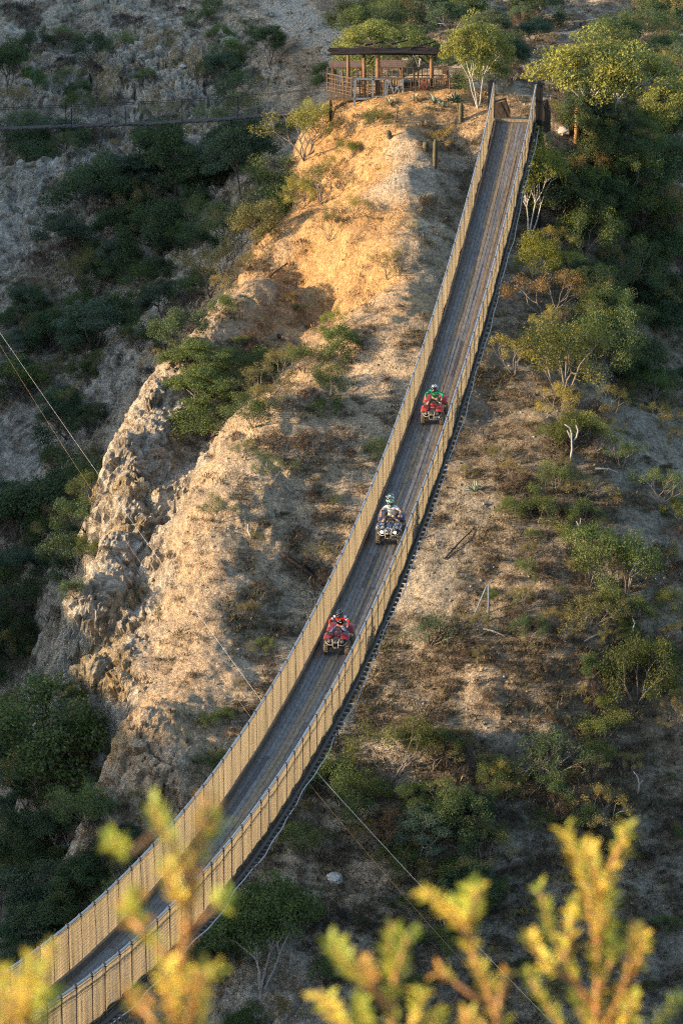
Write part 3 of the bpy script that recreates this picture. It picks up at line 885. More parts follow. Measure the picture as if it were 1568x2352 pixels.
def make_quad(label, main, front_mat, rear_mat, lamp_on, scale=1.0, plate=False):
    root = empty("quad_bike"); tag(root, label, "quad bike", "quad bikes crossing the bridge")
    for s in (-1, 1):
        wheel(root, s * .47, -.66, .315, .21)
        wheel(root, s * .45, .62, .315, .27)
    # frame, engine, arms
    mb = MB()
    mb.box((0, .02, .42), (.30, .70, .34)); mb.box((0, -.42, .42), (.22, .34, .2)); mb.box((0, .5, .42), (.24, .4, .2))
    mb.tube([(-.17, -.7, .36), (-.19, 0, .26), (-.17, .7, .38)], .025, 6); mb.tube([(.17, -.7, .36), (.19, 0, .26), (.17, .7, .38)], .025, 6)
    mb.lathe((.14, .05, .42), (1, 0, 0), [(0, .14), (.06, .13), (.07, .1)], 14)
    mb.tube([(.12, .15, .5), (.2, .45, .5), (.2, .8, .52)], .045, 8)
    mb.build("engine", M_engine, root)
    for s in (-1, 1):
        mb = MB()
        for yy in (-.74, -.58): mb.tube([(s * .12, yy, .36), (s * .38, -.66, .30)], .018, 5)
        mb.tube([(s * .12, -.66, .50), (s * .38, -.66, .38)], .018, 5)
        mb.tube([(s * .14, -.64, .72), (s * .30, -.66, .36)], .035, 8)
        mb.build("suspension_arm", M_engine, root)
        mb = MB()
        mb.box((s * .33, .02, .34), (.26, .55, .03))
        for q in range(4): mb.box((s * .33, -.18 + q * .13, .362), (.22, .03, .02))
        mb.build("footboard", M_blackp, root)
    # central body: nose, tank cover
    prof = []
    for y, hw, zt, zb in ((-.98, .10, .60, .52), (-.92, .17, .70, .50), (-.78, .22, .82, .52), (-.60, .22, .90, .56), (-.42, .19, .96, .60), (-.22, .17, .97, .60), (-.02, .15, .90, .58), (.12, .13, .86, .58)):
        prof.append([(-hw, y, zb), (-hw * 1.05, y, (zt + zb) / 2), (-hw * .72, y, zt - .02), (0, y, zt + .012), (hw * .72, y, zt - .02), (hw * 1.05, y, (zt + zb) / 2), (hw, y, zb)])
    body = shell(prof, "body", main, root, 0.03)
    # hood badge, instrument pod
    mb = MB(); mb.box((0, -.70, .885), (.20, .05, .012), Matrix.Rotation(R(-24), 3, "X")); mb.build("hood_badge", M_white, body)
    mb = MB(); mb.box((0, -.36, 1.04), (.20, .12, .10), Matrix.Rotation(R(30), 3, "X"), 0.7); mb.build("instrument_pod", M_blackp, root)
    for s in (-1, 1):
        fender(root, s, -.62, .90, .19, .57, .36, front_mat, .05)
        fender(root, s, .60, .95, .17, .60, .44, rear_mat, .07)
        # headlamps
        mb = MB(); mb.lathe((s * .29, -.99, .665), (0, -1, .18), [(0, .03), (.015, .062), (.04, .066), (.055, .05), (.062, .02)], 14)
        mb.build("headlight", M_lamp_on if lamp_on else M_lamp_off, root, smooth=True)
        mb = MB(); mb.lathe((s * .29, -.93, .655), (0, -1, .18), [(0, .05), (.06, .075), (.068, .07)], 12); mb.build("headlight_housing", M_blackp, root)
    prof = [[(-.34, -1.0, .60), (-.17, -1.03, .56), (0, -1.05, .55), (.17, -1.03, .56), (.34, -1.0, .60)], [(-.36, -.96, .74), (-.18, -.99, .72), (0, -1.0, .70), (.18, -.99, .72), (.36, -.96, .74)], [(-.34, -.82, .82), (-.17, -.86, .84), (0, -.86, .85), (.17, -.86, .84), (.34, -.82, .82)]]
    shell(prof, "nose_panel", front_mat if lamp_on else M_blackp, root)
    # bumper hoops
    mb = MB()
    for s in (-1, 1):
        mb.tube([(s * .10, -.80, .36), (s * .11, -1.04, .38), (s * .12, -1.12, .52), (s * .13, -1.12, .70), (s * .16, -1.04, .80)], .022, 7)
        mb.tube([(s * .11, -1.12, .56), (s * .30, -1.06, .52), (s * .44, -.95, .58), (s * .47, -.90, .66)], .02, 7)
    mb.tube([(-.13, -1.12, .66), (.13, -1.12, .66)], .018, 6); mb.tube([(-.11, -1.05, .40), (.11, -1.05, .40)], .018, 6)
    mb.build("front_bumper", M_bar, root, smooth=True)
    # seat
    mb = MB()
    prof = []
    for y, hw, zt in ((.0, .10, .86), (.12, .14, .86), (.32, .17, .85), (.55, .18, .88), (.78, .17, .92), (.92, .12, .90)):
        prof.append([(-hw, y, zt - .12), (-hw, y, zt - .03), (-hw * .6, y, zt), (hw * .6, y, zt), (hw, y, zt - .03), (hw, y, zt - .12)])
    shell(prof, "seat", M_seat, root, .03)
    # racks
    for y0, y1, z, nm in ((-.92, -.55, .95, "front_rack"), (.55, 1.02, .96, "rear_rack")):
        mb = MB()
        mb.tube([(-.42, y0, z), (.42, y0, z), (.44, y1, z), (-.44, y1, z), (-.42, y0, z)], .014, 6)
        if nm == "rear_rack":
            for q in np.linspace(-.3, .3, 5): mb.tube([(q, y0, z), (q, y1, z)], .009, 5)
        else:
            for q in (-.3, -.2, .2, .3): mb.tube([(q, y0, z), (q, y1, z)], .009, 5)
        for s in (-1, 1): mb.tube([(s * .3, (y0 + y1) / 2, z), (s * .28, (y0 + y1) / 2, z - .16)], .012, 5)
        mb.build(nm, M_blackp, root)
    # handlebar
    mb = MB()
    mb.tube([(-.45, -.22, 1.16), (-.28, -.29, 1.16), (-.12, -.34, 1.08), (.12, -.34, 1.08), (.28, -.29, 1.16), (.45, -.22, 1.16)], .014, 7)
    mb.tube([(0, -.34, 1.04), (0, -.44, .80)], .03, 7)
    hb = mb.build("handlebar", M_blackp, root)
    for s in (-1, 1):
        mb = MB(); mb.tube([(s * .33, -.27, 1.16), (s * .46, -.215, 1.16)], .02, 8); mb.build("grip", M_seat, hb)
        mb = MB(); mb.tube([(s * .31, -.31, 1.16), (s * .45, -.27, 1.145)], .007, 5); mb.build("brake_lever", M_rim, hb)
    if plate:
        mb = MB(); mb.box((.30, -1.06, .53), (.19, .012, .06)); mb.build("name_plate", M_white, root)
    return root

def set_frame(o, d, off, yaw=0.0, scale=1.0):
    f = (Vector((BK, 1.0, zslope(d)))).normalized()          # backwards of the bike
    s = BE * -1.0                                              # bike x axis: its left points to picture right reversed
    s = Vector((-BE.x, -BE.y, 0)); s = BE.copy()
    u = s.cross(f).normalized()
    m = Matrix((s, f, u)).transposed().to_4x4()
    o.matrix_world = Matrix.Translation(deck(d, off, 0.024)) @ m @ Matrix.Rotation(yaw, 4, "Z") @ Matrix.Scale(scale, 4)

# ------------------------------------------------------------------ riders
def skin_mesh(nodes, edges, sub=2):
    """nodes: list of (co, radius); grown with a skin modifier, returned as a plain mesh"""
    me = bpy.data.meshes.new("tmp")
    me.from_pydata([tuple(n[0]) for n in nodes], edges, []); me.update()
    ob = bpy.data.objects.new("tmp", me); COL.objects.link(ob)
    sk = ob.modifiers.new("skin", "SKIN"); sk.use_smooth_shade = True
    for i, (c, r) in enumerate(nodes):
        rr = r if hasattr(r, "__len__") else (r, r)
        me.skin_vertices[0].data[i].radius = rr
        me.skin_vertices[0].data[i].use_root = (i == 0)
    ss = ob.modifiers.new("sub", "SUBSURF"); ss.levels = sub; ss.render_levels = sub
    dg = bpy.context.evaluated_depsgraph_get(); dg.update()
    out = bpy.data.meshes.new_from_object(ob.evaluated_get(dg))
    bpy.data.objects.remove(ob); bpy.data.meshes.remove(me)
    return out

def me_arrays(me):
    v = np.empty(len(me.vertices) * 3); me.vertices.foreach_get("co", v)
    return v.reshape(-1, 3).tolist(), [list(p.vertices) for p in me.polygons]

def fuse(meshes, vox=0.011):
    mb = MB()
    for m in meshes:
        v, f = me_arrays(m) if not isinstance(m, MB) else (m.v, m.f)
        mb.add(v, f)
    me = mb.mesh("tmp"); ob = bpy.data.objects.new("tmp", me); COL.objects.link(ob)
    rm = ob.modifiers.new("rm", "REMESH"); rm.mode = "VOXEL"; rm.voxel_size = vox; rm.use_smooth_shade = True
    sm = ob.modifiers.new("sm", "SMOOTH"); sm.factor = 0.5; sm.iterations = 2
    dg = bpy.context.evaluated_depsgraph_get(); dg.update()
    out = bpy.data.meshes.new_from_object(ob.evaluated_get(dg))
    bpy.data.objects.remove(ob); bpy.data.meshes.remove(me)
    return out

def skin_col(name, c): return simple(name, c, 0.55, 0, 0.12, 12, spec=0.4)

def make_person(label, pose, skin, shirt, shirt_mat, sleeve, trouser_mat, legs, helmet_mat, helmet_trim, extras=None):
    """pose: joint positions in the bike's frame"""
    J = {k: Vector(v) for k, v in pose.items()}
    root = empty("person"); tag(root, label, "person", None)
    nodes, edges = [], []
    def nd(p, r): nodes.append((Vector(p), r)); return len(nodes) - 1
    def chain(ids): 
        for a, b_ in zip(ids, ids[1:]): edges.append((a, b_))
    pel = nd(J["pelvis"], (.125, .10)); wai = nd(J["pelvis"].lerp(J["chest"], .45), (.115, .09)); che = nd(J["chest"], (.145, .105))
    upc = nd(J["chest"].lerp(J["neck"], .6), (.11, .085)); nec = nd(J["neck"], .052)
    hd = J["head"]; fw = J["face"]
    h0 = nd(hd + Vector((0, 0, -.085)) + fw * .02, .058); h1 = nd(hd, (.078, .092)); h2 = nd(hd + Vector((0, 0, .085)), .062)
    chain([pel, wai, che, upc, nec, h0, h1, h2])
    hands = []
    for s, S in ((-1, "l"), (1, "r")):
        sh = nd(J["sh" + S], .056); el = nd(J["el" + S], .041); mid = nd(J["el" + S].lerp(J["ha" + S], .4), .038); wr = nd(J["el" + S].lerp(J["ha" + S], .86), .026)
        edges.append((upc, sh)); chain([sh, el, mid, wr])
        hp = nd(J["hip" + S], .088); kn = nd(J["kn" + S], .060); cf = nd(J["kn" + S].lerp(J["an" + S], .35), .055); an = nd(J["an" + S], .038); to = nd(J["to" + S], .034)
        edges.append((pel, hp)); chain([hp, kn, cf, an, to])
        # hand: palm, four fingers curled over the grip, thumb underneath
        wpos = J["el" + S].lerp(J["ha" + S], .86); g = J["ha" + S]
        mb = MB(); dr = (g - wpos).normalized(); side = Vector((1, 0, 0)); side = (side - dr * side.dot(dr)).normalized(); up = side.cross(dr); 
        if up.z < 0: up = -up
        palm = wpos + dr * .055
        mb.ball(palm, (.045, .05, .026), 10, 7)
        mb.tube([wpos - dr * .02, palm], [.027, .034], 8)
        for q in range(4):
            o_ = side * ((q - 1.5) * .0215); ln = (.9, 1.0, .95, .75)[q]
            b0 = palm + dr * .035 + o_ + up * .008; b1 = b0 + dr * .036 * ln + up * .006; b2 = b1 + dr * .018 * ln - up * .028; b3 = b2 - dr * .020 * ln - up * .018
            mb.tube([b0, b1, b2, b3], [.0105, .0098, .0092, .0082], 7)
        th = -s
        t0 = palm - dr * .012 + side * (th * .036); mb.tube([t0, t0 + side * (th * .022) + dr * .022 - up * .012, t0 + side * (th * .008) + dr * .05 - up * .03], [.013, .011, .009], 7)
        hands.append(mb)
    body = skin_mesh(nodes, edges, 2)
    # face: nose, brow, lips, ears
    fc = MB()
    rt = fw.cross(Vector((0, 0, 1))).normalized(); upv = Vector((0, 0, 1))
    fc.tube([hd + fw * .085 + upv * .02, hd + fw * .112 - upv * .022, hd + fw * .09 - upv * .03], [.008, .014, .01], 7)
    fc.tube([hd + fw * .083 + rt * -.04 + upv * .03, hd + fw * .096 + upv * .03, hd + fw * .083 + rt * .04 + upv * .03], .009, 6)
    fc.tube([hd + fw * .078 + rt * -.024 - upv * .055, hd + fw * .092 - upv * .056, hd + fw * .078 + rt * .024 - upv * .055], .008, 6)
    for s in (-1, 1): fc.ball(hd + rt * (s * .082) + upv * -.005, (.014, .022, .032), 8, 6)
    bm = fuse([body, fc] + hands)
    bm.materials.clear(); bm.materials.append(skin)
    bo = bpy.data.objects.new("body", bm); COL.objects.link(bo); bo.parent = root
    def garment(name, nds, eds, mat, sub=2, parent=root):
        me = skin_mesh(nds, eds, sub); me.materials.clear(); me.materials.append(mat)
        o = bpy.data.objects.new(name, me); COL.objects.link(o); o.parent = parent
        return o
    # upper garment
    k = 1.13
    gn = [(nodes[0][0] + Vector((0, 0, -.01)), (.15, .125)), (nodes[1][0], (.14, .115)), (nodes[2][0], (.172, .130)), (nodes[3][0], (.145, .11)), (J["neck"] + Vector((0, 0, -.03)), .066)]
    ge = [(0, 1), (1, 2), (2, 3), (3, 4)]
    if sleeve > 0:
        for S in "lr":
            a = len(gn); gn.append((J["sh" + S], .074)); ge.append((3, a))
            if sleeve >= 1:
                gn += [(J["el" + S], .056), (J["el" + S].lerp(J["ha" + S], .4), .050), (J["el" + S].lerp(J["ha" + S], .80), .040)]; ge += [(a, a + 1), (a + 1, a + 2), (a + 2, a + 3)]
            else:
                gn += [(J["sh" + S].lerp(J["el" + S], .45), .070), (J["sh" + S].lerp(J["el" + S], .72), .074)]; ge += [(a, a + 1), (a + 1, a + 2)]
    top = garment(shirt, gn, ge, shirt_mat)
    # trousers or shorts
    gn = [(J["pelvis"] + Vector((0, 0, -.02)), (.148, .125)), (J["pelvis"] + Vector((0, 0, .07)), (.14, .115))]; ge = [(0, 1)]
    for S in "lr":
        a = len(gn); gn.append((J["hip" + S], .105)); ge.append((0, a))
        if legs == "long":
            gn += [(J["kn" + S], .078), (J["kn" + S].lerp(J["an" + S], .4), .070), (J["an" + S] + Vector((0, 0, .03)), .058)]; ge += [(a, a + 1), (a + 1, a + 2), (a + 2, a + 3)]
        else:
            gn += [(J["hip" + S].lerp(J["kn" + S], .5), .098), (J["hip" + S].lerp(J["kn" + S], .82), .090)]; ge += [(a, a + 1), (a + 1, a + 2)]
    garment("trousers" if legs == "long" else "shorts", gn, ge, trouser_mat)
    for S in "lr":
        an, to = J["an" + S], J["to" + S]
        gn = [(an + Vector((0, 0, .02)), .050), (an + Vector((0, 0, -.045)), .05), (an.lerp(to, .55) + Vector((0, 0, -.03)), (.05, .04)), (to + Vector((0, -.03, -.01)), (.045, .034))]
        garment("shoe", gn, [(0, 1), (1, 2), (2, 3)], M_blackp, 1)
    # helmet: shell with face opening, chin guard, peak, goggles
    M = Matrix((rt, fw, upv)).transposed()
    def H(x, y, z): return hd + M @ Vector((x, y, z)) + Vector((0, 0, .012))
    hm = MB(); vs = []; fs = []
    nu, nv = 22, 12
    grid = {}
    for j in range(nv + 1):
        th = R(-38) + (R(90) - R(-38)) * j / nv
        for i in range(nu):
            ph = 2 * math.pi * i / nu
            grid[i, j] = len(vs); vs.append(H(.135 * math.cos(th) * math.sin(ph), .158 * math.cos(th) * math.cos(ph) - .008, .148 * math.sin(th)))
    for j in range(nv):
        for i in range(nu):
            a0 = (i + .5) / nu * 2 * math.pi; a0 = a0 - 2 * math.pi if a0 > math.pi else a0
            thm = R(-38) + (R(90) - R(-38)) * (j + .5) / nv
            if abs(a0) < R(58) and R(-60) < thm < R(24): continue
            hm.add([vs[grid[i, j]], vs[grid[(i + 1) % nu, j]], vs[grid[(i + 1) % nu, j + 1]], vs[grid[i, j + 1]]], [(0, 1, 2, 3)])
    helm = hm.build("helmet", helmet_mat, root, smooth=True)
    bmh = bmesh.new(); bmh.from_mesh(helm.data); bmesh.ops.remove_doubles(bmh, verts=bmh.verts, dist=1e-4); bmh.to_mesh(helm.data); bmh.free()
    helm.data.polygons.foreach_set("use_smooth", np.ones(len(helm.data.polygons), dtype=bool))
    md = helm.modifiers.new("solid", "SOLIDIFY"); md.thickness = .02; md.offset = -1
    mb = MB(); mb.tube([H(-.128, .04, -.085), H(-.10, .135, -.105), H(0, .19, -.112), H(.10, .135, -.105), H(.128, .04, -.085)], [.034, .036, .04, .036, .034], 8)
    mb.tube([H(-.05, .178, -.085), H(.05, .178, -.085)], .028, 7); mb.build("chin_guard", helmet_trim, helm, smooth=True)
    mb = MB()
    pk = [H(-.125, .085, .075), H(-.07, .15, .095), H(.07, .15, .095), H(.125, .085, .075), H(.10, .235, .10), H(0, .26, .105), H(-.10, .235, .10)]
    top_ = [p + Vector((0, 0, .014)) for p in pk]
    mb.add(pk + top_, [(0, 1, 6), (1, 2, 5, 6), (2, 3, 4), (2, 4, 5), (7, 13, 8), (8, 13, 12, 9), (9, 11, 10), (9, 12, 11), (0, 6, 13, 7), (6, 5, 12, 13), (5, 4, 11, 12), (4, 3, 10, 11)])
    mb.build("helmet_peak", helmet_trim, helm)
    mb = MB(); mb.tube([H(-.115, .075, .0), H(-.075, .128, 0), H(0, .142, 0), H(.075, .128, 0), H(.115, .075, 0)], [.03, .038, .04, .038, .03], 8); mb.build("goggles", M_gog, helm, smooth=True)
    if extras: extras(root, J, top, H)
    return root

M_gog = simple("dark_goggles", (0.02, 0.02, 0.025), 0.15, 0, 0.1, 4, spec=0.6)
M_skin_a = skin_col("tanned_skin", (0.46, 0.23, 0.13)); M_skin_b = skin_col("warm_skin", (0.55, 0.30, 0.18))
M_green = simple("green_jersey", (0.015, 0.30, 0.12), 0.8, 0, 0.2, 7)
M_whites = simple("white_cotton", (0.72, 0.71, 0.70), 0.85, 0, 0.08, 9)
M_jersey = simple("red_jersey", (0.55, 0.035, 0.02), 0.8, 0, 0.2, 7)
M_vest = simple("black_vest", (0.02, 0.02, 0.022), 0.7, 0, 0.4, 8)
M_jean = simple("blue_denim", (0.09, 0.13, 0.24), 0.85, 0, 0.3, 12)
M_short = simple("dark_shorts", (0.05, 0.05, 0.055), 0.85, 0, 0.3, 9)
M_coral = simple("coral_top", (0.60, 0.17, 0.09), 0.8, 0, 0.2, 9)
M_hblk = simple("black_helmet_shell", (0.018, 0.018, 0.02), 0.25, 0, 0.2, 5, spec=0.6)
def helmet_pattern(name, a, b_):
    m, nt, b, out = newmat(name); k = N(nt)
    nt.links.new(k.ramp(k.noise(k.map(k.pos(), (1, 1, 1.4)), 11.0, 1, 0.4, 0.8), [(0, a), (0.52, b_)], "CONSTANT"), b.inputs["Base Color"])
    b.inputs["Roughness"].default_value = 0.25; b.inputs["Specular IOR Level"].default_value = 0.6
    return m
M_hbw = helmet_pattern("black_white_helmet_shell", (0.02, 0.02, 0.022), (0.68, 0.68, 0.68))
M_hgr = helmet_pattern("green_black_helmet_shell", (0.015, 0.03, 0.022), (0.22, 0.42, 0.30))
M_hgw = helmet_pattern("green_white_helmet_shell", (0.02, 0.05, 0.035), (0.62, 0.70, 0.62))

def ride_pose(dy=0.0, dz=0.05, lean=0.0, turn=0.0):
    p = dict(pelvis=(0, .30 + dy, .93 + dz), chest=(0, .20 + dy + lean, 1.22 + dz), neck=(0, .15 + dy + lean * 1.5, 1.46 + dz), head=(0, .10 + dy + lean * 1.7, 1.585 + dz))
    p["face"] = Vector((math.sin(turn), -math.cos(turn), -.12)).normalized()
    for s, S in ((-1, "l"), (1, "r")):
        p["sh" + S] = (s * .195, .17 + dy + lean * 1.3, 1.39 + dz); p["el" + S] = (s * .43, .04, 1.26 + dz * .5); p["ha" + S] = (s * .40, -.235, 1.175)
        p["hip" + S] = (s * .11, .24 + dy, .91 + dz); p["kn" + S] = (s * .33, -.13, .86); p["an" + S] = (s * .34, .0, .45); p["to" + S] = (s * .35, -.16, .405)
    return p

def chest_print(root, J, top, H):
    mb = MB()
    c = Vector(J["chest"]) + Vector((0, -.138, .035)); x = -.085
    for k_, w_ in enumerate((.012, .016, .010, .018, .012, 0, .016, .012, .018, .010, .014)):
        if w_: mb.box(c + Vector((x + w_ / 2, .004 * abs(k_ - 5) * .9, 0)), (w_, .012, .026))
        x += w_ + .006 if w_ else .016
    mb.build("chest_print", M_whites, top)
def vest(root, J, top, H):
    me = skin_mesh([(Vector(J["pelvis"]).lerp(J["chest"], .3), (.168, .150)), (Vector(J["chest"]), (.200, .172)), (Vector(J["chest"]).lerp(J["neck"], .72), (.15, .135))], [(0, 1), (1, 2)], 2)
    me.materials.clear(); me.materials.append(M_vest)
    o = bpy.data.objects.new("chest_protector", me); COL.objects.link(o); o.parent = root
    for S, s in (("l", -1), ("r", 1)):
        mb = MB(); mb.ball(Vector(J["sh" + S]) + Vector((s * .02, -.01, .012)), (.082, .085, .075), 10, 6); mb.build("shoulder_patch", M_white, top, smooth=True)
        mb = MB(); mb.tube([Vector(J["sh" + S]).lerp(J["el" + S], .45), Vector(J["sh" + S]).lerp(J["el" + S], .62)], [.072, .068], 9); mb.build("sleeve_band", M_white, top, smooth=True)
    mb = MB()
    for q in ((-.06, -.172, .02), (.05, -.172, -.03), (.02, -.165, .08)): mb.box(Vector(J["chest"]) + Vector(q), (.05, .02, .035), Matrix.Rotation(R(30), 3, "Y"))
    mb.build("chest_badge", M_white, o)

# the white-shirted driver's cord and pale pouch
def lanyard(root, J, top, H):
    mb = MB(); c = Vector(J["chest"])
    mb.tube([Vector(J["neck"]) + Vector((-.05, -.06, -.02)), c + Vector((0, -.145, .05)), c + Vector((.01, -.15, -.10)), c + Vector((.02, -.15, -.2))], .006, 5)
    mb.build("lanyard", M_blackp, top)

spots = []
for vx, vy in ((997, 962), (897, 1238), (779, 1492)):
    spots.append(deck_at(vx, vy))
quad_a = make_quad("red quad bike with dark handlebars ridden by the green-shirted rider", M_red, M_red, M_red, False, plate=True)
quad_b = make_quad("grey camouflage quad bike with two glowing headlights, between the two red ones", M_camo, M_camo, M_bluef, True)
quad_c = make_quad("dark crimson quad bike ridden by the rider in red and black", M_red2, M_red2, M_red2, False)
rider_a = make_person("person in green long-sleeved jersey and black-white helmet riding the red quad bike", ride_pose(lean=-.02), M_skin_b, "jersey", M_green, 1, M_short, "short", M_hbw, M_hblk, chest_print)
rider_b = make_person("person in white T-shirt and green-black helmet steering the camouflage quad bike", ride_pose(dy=-.03), M_skin_b, "t_shirt", M_whites, .5, M_short, "short", M_hgr, M_hgr, lanyard)
pp = ride_pose(dy=.42, dz=.13)
for s, S in ((-1, "l"), (1, "r")):
    pp["el" + S] = (s * .42, .42, 1.17); pp["ha" + S] = (s * .46, .16, 1.02)
    pp["hip" + S] = (s * .14, .64, .98); pp["kn" + S] = (s * .40, .26, .98); pp["an" + S] = (s * .42, .42, .58); pp["to" + S] = (s * .43, .27, .53)
for k_ in ("head", "neck", "chest", "pelvis"): pp[k_] = (pp[k_][0] - .07, pp[k_][1], pp[k_][2])
pp["face"] = Vector((-.55, -.8, -.08)).normalized()
rider_d = make_person("person with bare arms in a coral top and green-white helmet sitting behind the driver", pp, M_skin_b, "tank_top", M_coral, 0, M_short, "short", M_hgw, M_hgw)
rider_c = make_person("person in red jersey, black chest protector and black helmet riding the crimson quad bike", ride_pose(lean=-.01), M_skin_a, "jersey", M_jersey, 1, M_jean, "long", M_hblk, M_hblk, vest)
for o, (d, off), sc_, yaw in ((quad_a, spots[0], 1.0, 0), (quad_b, spots[1], 1.06, R(2)), (quad_c, spots[2], .97, 0)):
    set_frame(o, d, off, yaw, sc_)
for o, (d, off), sc_, yaw in ((rider_a, spots[0], 1.0, 0), (rider_b, spots[1], 1.06, R(2)), (rider_d, spots[1], 1.06, R(2)), (rider_c, spots[2], .97, 0)):
    set_frame(o, d, off, yaw, sc_)
# ------------------------------------------------------------------ the pavilion on the knoll
M_log = simple("sunburnt_log", (0.19, 0.105, 0.055), 0.8, 0, 0.35, 5, bump=0.3)
M_logd = simple("charred_pole", (0.020, 0.015, 0.013), 0.85, 0, 0.6, 4, bump=0.3)
M_rail = simple("grey_brown_rail", (0.115, 0.078, 0.048), 0.85, 0, 0.45, 6)
M_bluew = simple("pale_blue_painted_wood", (0.17, 0.215, 0.26), 0.8, 0, 0.3, 5)
M_redw = simple("dark_red_wood", (0.23, 0.055, 0.05), 0.8, 0, 0.3, 5)
M_floor = simple("floor_boards", (0.16, 0.11, 0.07), 0.85, 0, 0.4, 4)
PV = 37.2                                   # sheet units per metre up here
FL = P(890, 222, 231.5)                     # floor level at the front edge
def pv(vx, vy, back=0.0):
    """a point in the pavilion's front plane, moved back by some metres"""
    return Vector((FL.x + (vx - 890) / PV, FL.y + back, FL.z + (222 - vy) / PV / 0.98 + back * 0.0))
pav = empty("pavilion", FL)
tag(pav, "open timber pavilion with flat roof of dark poles and log railing on the knoll", "pavilion")
def pchild(o): o.parent = pav; o.matrix_parent_inverse = Matrix.Translation(-pav.location); return o
mb = MB()
for i in range(30):
    f = i / 29.0
    mb.box(pv(758 + f * 270, 224, 1.75), (0.235, 3.5 + rng.uniform(-.1, .1), 0.06))
mb.beam(pv(755, 227.5, .05), pv(1030, 227.5, .05), .14, .16); mb.beam(pv(755, 227.5, 3.4), pv(1030, 227.5, 3.4), .14, .16)
pchild(mb.build("floor_deck", M_floor))
def stilt(p):
    g, _ = ground(p.x, p.y); return Vector((p.x, p.y, min(g.z - .2, p.z - .3)))
for vx, bk in ((760, .1), (830, .1), (900, .1), (1024, .1), (760, 3.3), (1024, 3.3)):
    p = pv(vx, 228, bk); mb = MB(); mb.tube([stilt(p), p], .09, 7); pchild(mb.build("stilt", M_logd))
for vx, bk, rad, m_, top in ((836, .35, .135, M_log, 128), (867, .15, .15, M_log, 126), (989, .25, .13, M_log, 129), (1024, .3, .11, M_log, 165), (800, 2.4, .12, M_log, 135), (990, 2.4, .12, M_logd, 135)):
    mb = MB(); a, b_ = pv(vx, 223, bk), pv(vx, top, bk)
    mb.tube([a, a.lerp(b_, .5) + Vector((.02, 0, 0)), b_], [rad, rad * .96, rad * .92], 10)
    pchild(mb.build("post", m_, smooth=True))
for (x0, y0), (x1, y1), bk in (((843, 152), (858, 133), .3), ((983, 152), (960, 132), .3)):
    mb = MB(); mb.beam(pv(x0, y0, bk), pv(x1, y1, bk), .09, .09); pchild(mb.build("knee_brace", M_logd))
# roof of poles: two bearers along the front and back, a bed of crooked poles on top
mb = MB()
for bk, zz in ((.2, 127), (2.4, 132)):
    mb.tube([pv(752, zz + 2, bk), pv(830, zz - 1, bk), pv(930, zz, bk), pv(1038, zz + 1, bk)], [.06, .075, .075, .05], 7)
for i in range(12):
    bk = -.25 + i * .235
    y0 = 122.5 + i * .75
    x0, x1 = 750 + rng.uniform(-6, 32), 1036 + rng.uniform(-18, 10)
    pts_ = [pv(x0 + (x1 - x0) * t, y0 + rng.uniform(-2.2, 2.2) + (3.0 if t == 0 and i < 5 else 0), bk + rng.uniform(-.06, .06)) for t in (0, .12, .35, .6, .85, 1)]
    mb.tube(pts_, [.04, .06, .065, .06, .05, .03], 6)
for i in range(9):
    x0 = 790 + rng.uniform(0, 200); pts_ = [pv(x0, 117 + rng.uniform(-1, 1), rng.uniform(.3, 3)), pv(x0 + rng.uniform(25, 60), 116.5 + rng.uniform(-2, 2), rng.uniform(.3, 3))]
    mb.tube(pts_, .05, 5)
pchild(mb.build("roof", M_logd))
# railings
def railing(name, a, b_, n, hgt=1.12, rails=(1.12, .62, .14), post=.055, bal=.028, mat=None):
    mb = MB(); a, b_ = Vector(a), Vector(b_)
    for h in rails: mb.tube([a + Vector((0, 0, h)), a.lerp(b_, .5) + Vector((0, 0, h + rng.uniform(-.03, .03))), b_ + Vector((0, 0, h))], .045 if h == rails[0] else .032, 6)
    for i in range(n + 1):
        p = a.lerp(b_, i / n) + Vector((rng.uniform(-.03, .03), 0, 0))
        mb.tube([p, p + Vector((rng.uniform(-.03, .03), 0, hgt))], post if i % 3 == 0 else bal, 6)
    return pchild(mb.build(name, mat or M_rail))
railing("side_railing", pv(752, 222, 1.6), pv(808, 222, 0), 9, rails=(1.12, .84, .56, .28, .06))
railing("front_railing", pv(808, 222, 0), pv(905, 222, 0), 16)
railing("front_railing", pv(905, 222, 0), pv(1030, 222, 0), 20)
railing("back_railing", pv(752, 222, 3.4), pv(1030, 222, 3.4), 24)
railing("end_railing", pv(1030, 222, 0), pv(1030, 222, 3.4), 8)
mb = MB(); mb.box(pv(1019, 164, .2), (.28, .22, .42)); mb.box(pv(1019, 158, .2), (.34, .28, .05)); pchild(mb.build("meter_box", M_rail))
# pale blue frame of lumber and criss-cross braces along the front
mb = MB(); W_ = Vector((0, -.12, 0))
def bar(x0, y0, x1, y1, w_=.10, bk=-.1): mb.beam(pv(x0, y0, bk), pv(x1, y1, bk), w_, .06, up=Vector((0, 1, 0)))
bar(816, 181, 814, 243, .13); bar(816, 181, 858, 182); bar(815, 226, 850, 226); bar(857, 181, 856, 222, .11); bar(857, 221, 884, 221, .08); bar(885, 181, 884, 222, .10); bar(857, 182, 885, 182, .08)
bar(892, 181, 886, 223, .08); bar(893, 182, 905, 222, .07); bar(921, 184, 900, 221, .07); bar(924, 181, 925, 222, .10); bar(912, 200, 922, 222, .06)
pchild(mb.build("lumber_frame", M_bluew)); pav.children[-1]["label"] = "pale blue painted lumber frame along the railing"
mb = MB()
bar(962, 202, 973, 181, .10, -.25); bar(973, 181, 987, 222, .10, -.25); bar(962, 203, 984, 203, .08, -.25); bar(962, 203, 957, 224, .09, -.2)
tag(mb.build("trestle", M_redw), "dark red A-shaped wooden trestle leaning against the pavilion railing", "trestle")
mb = MB()
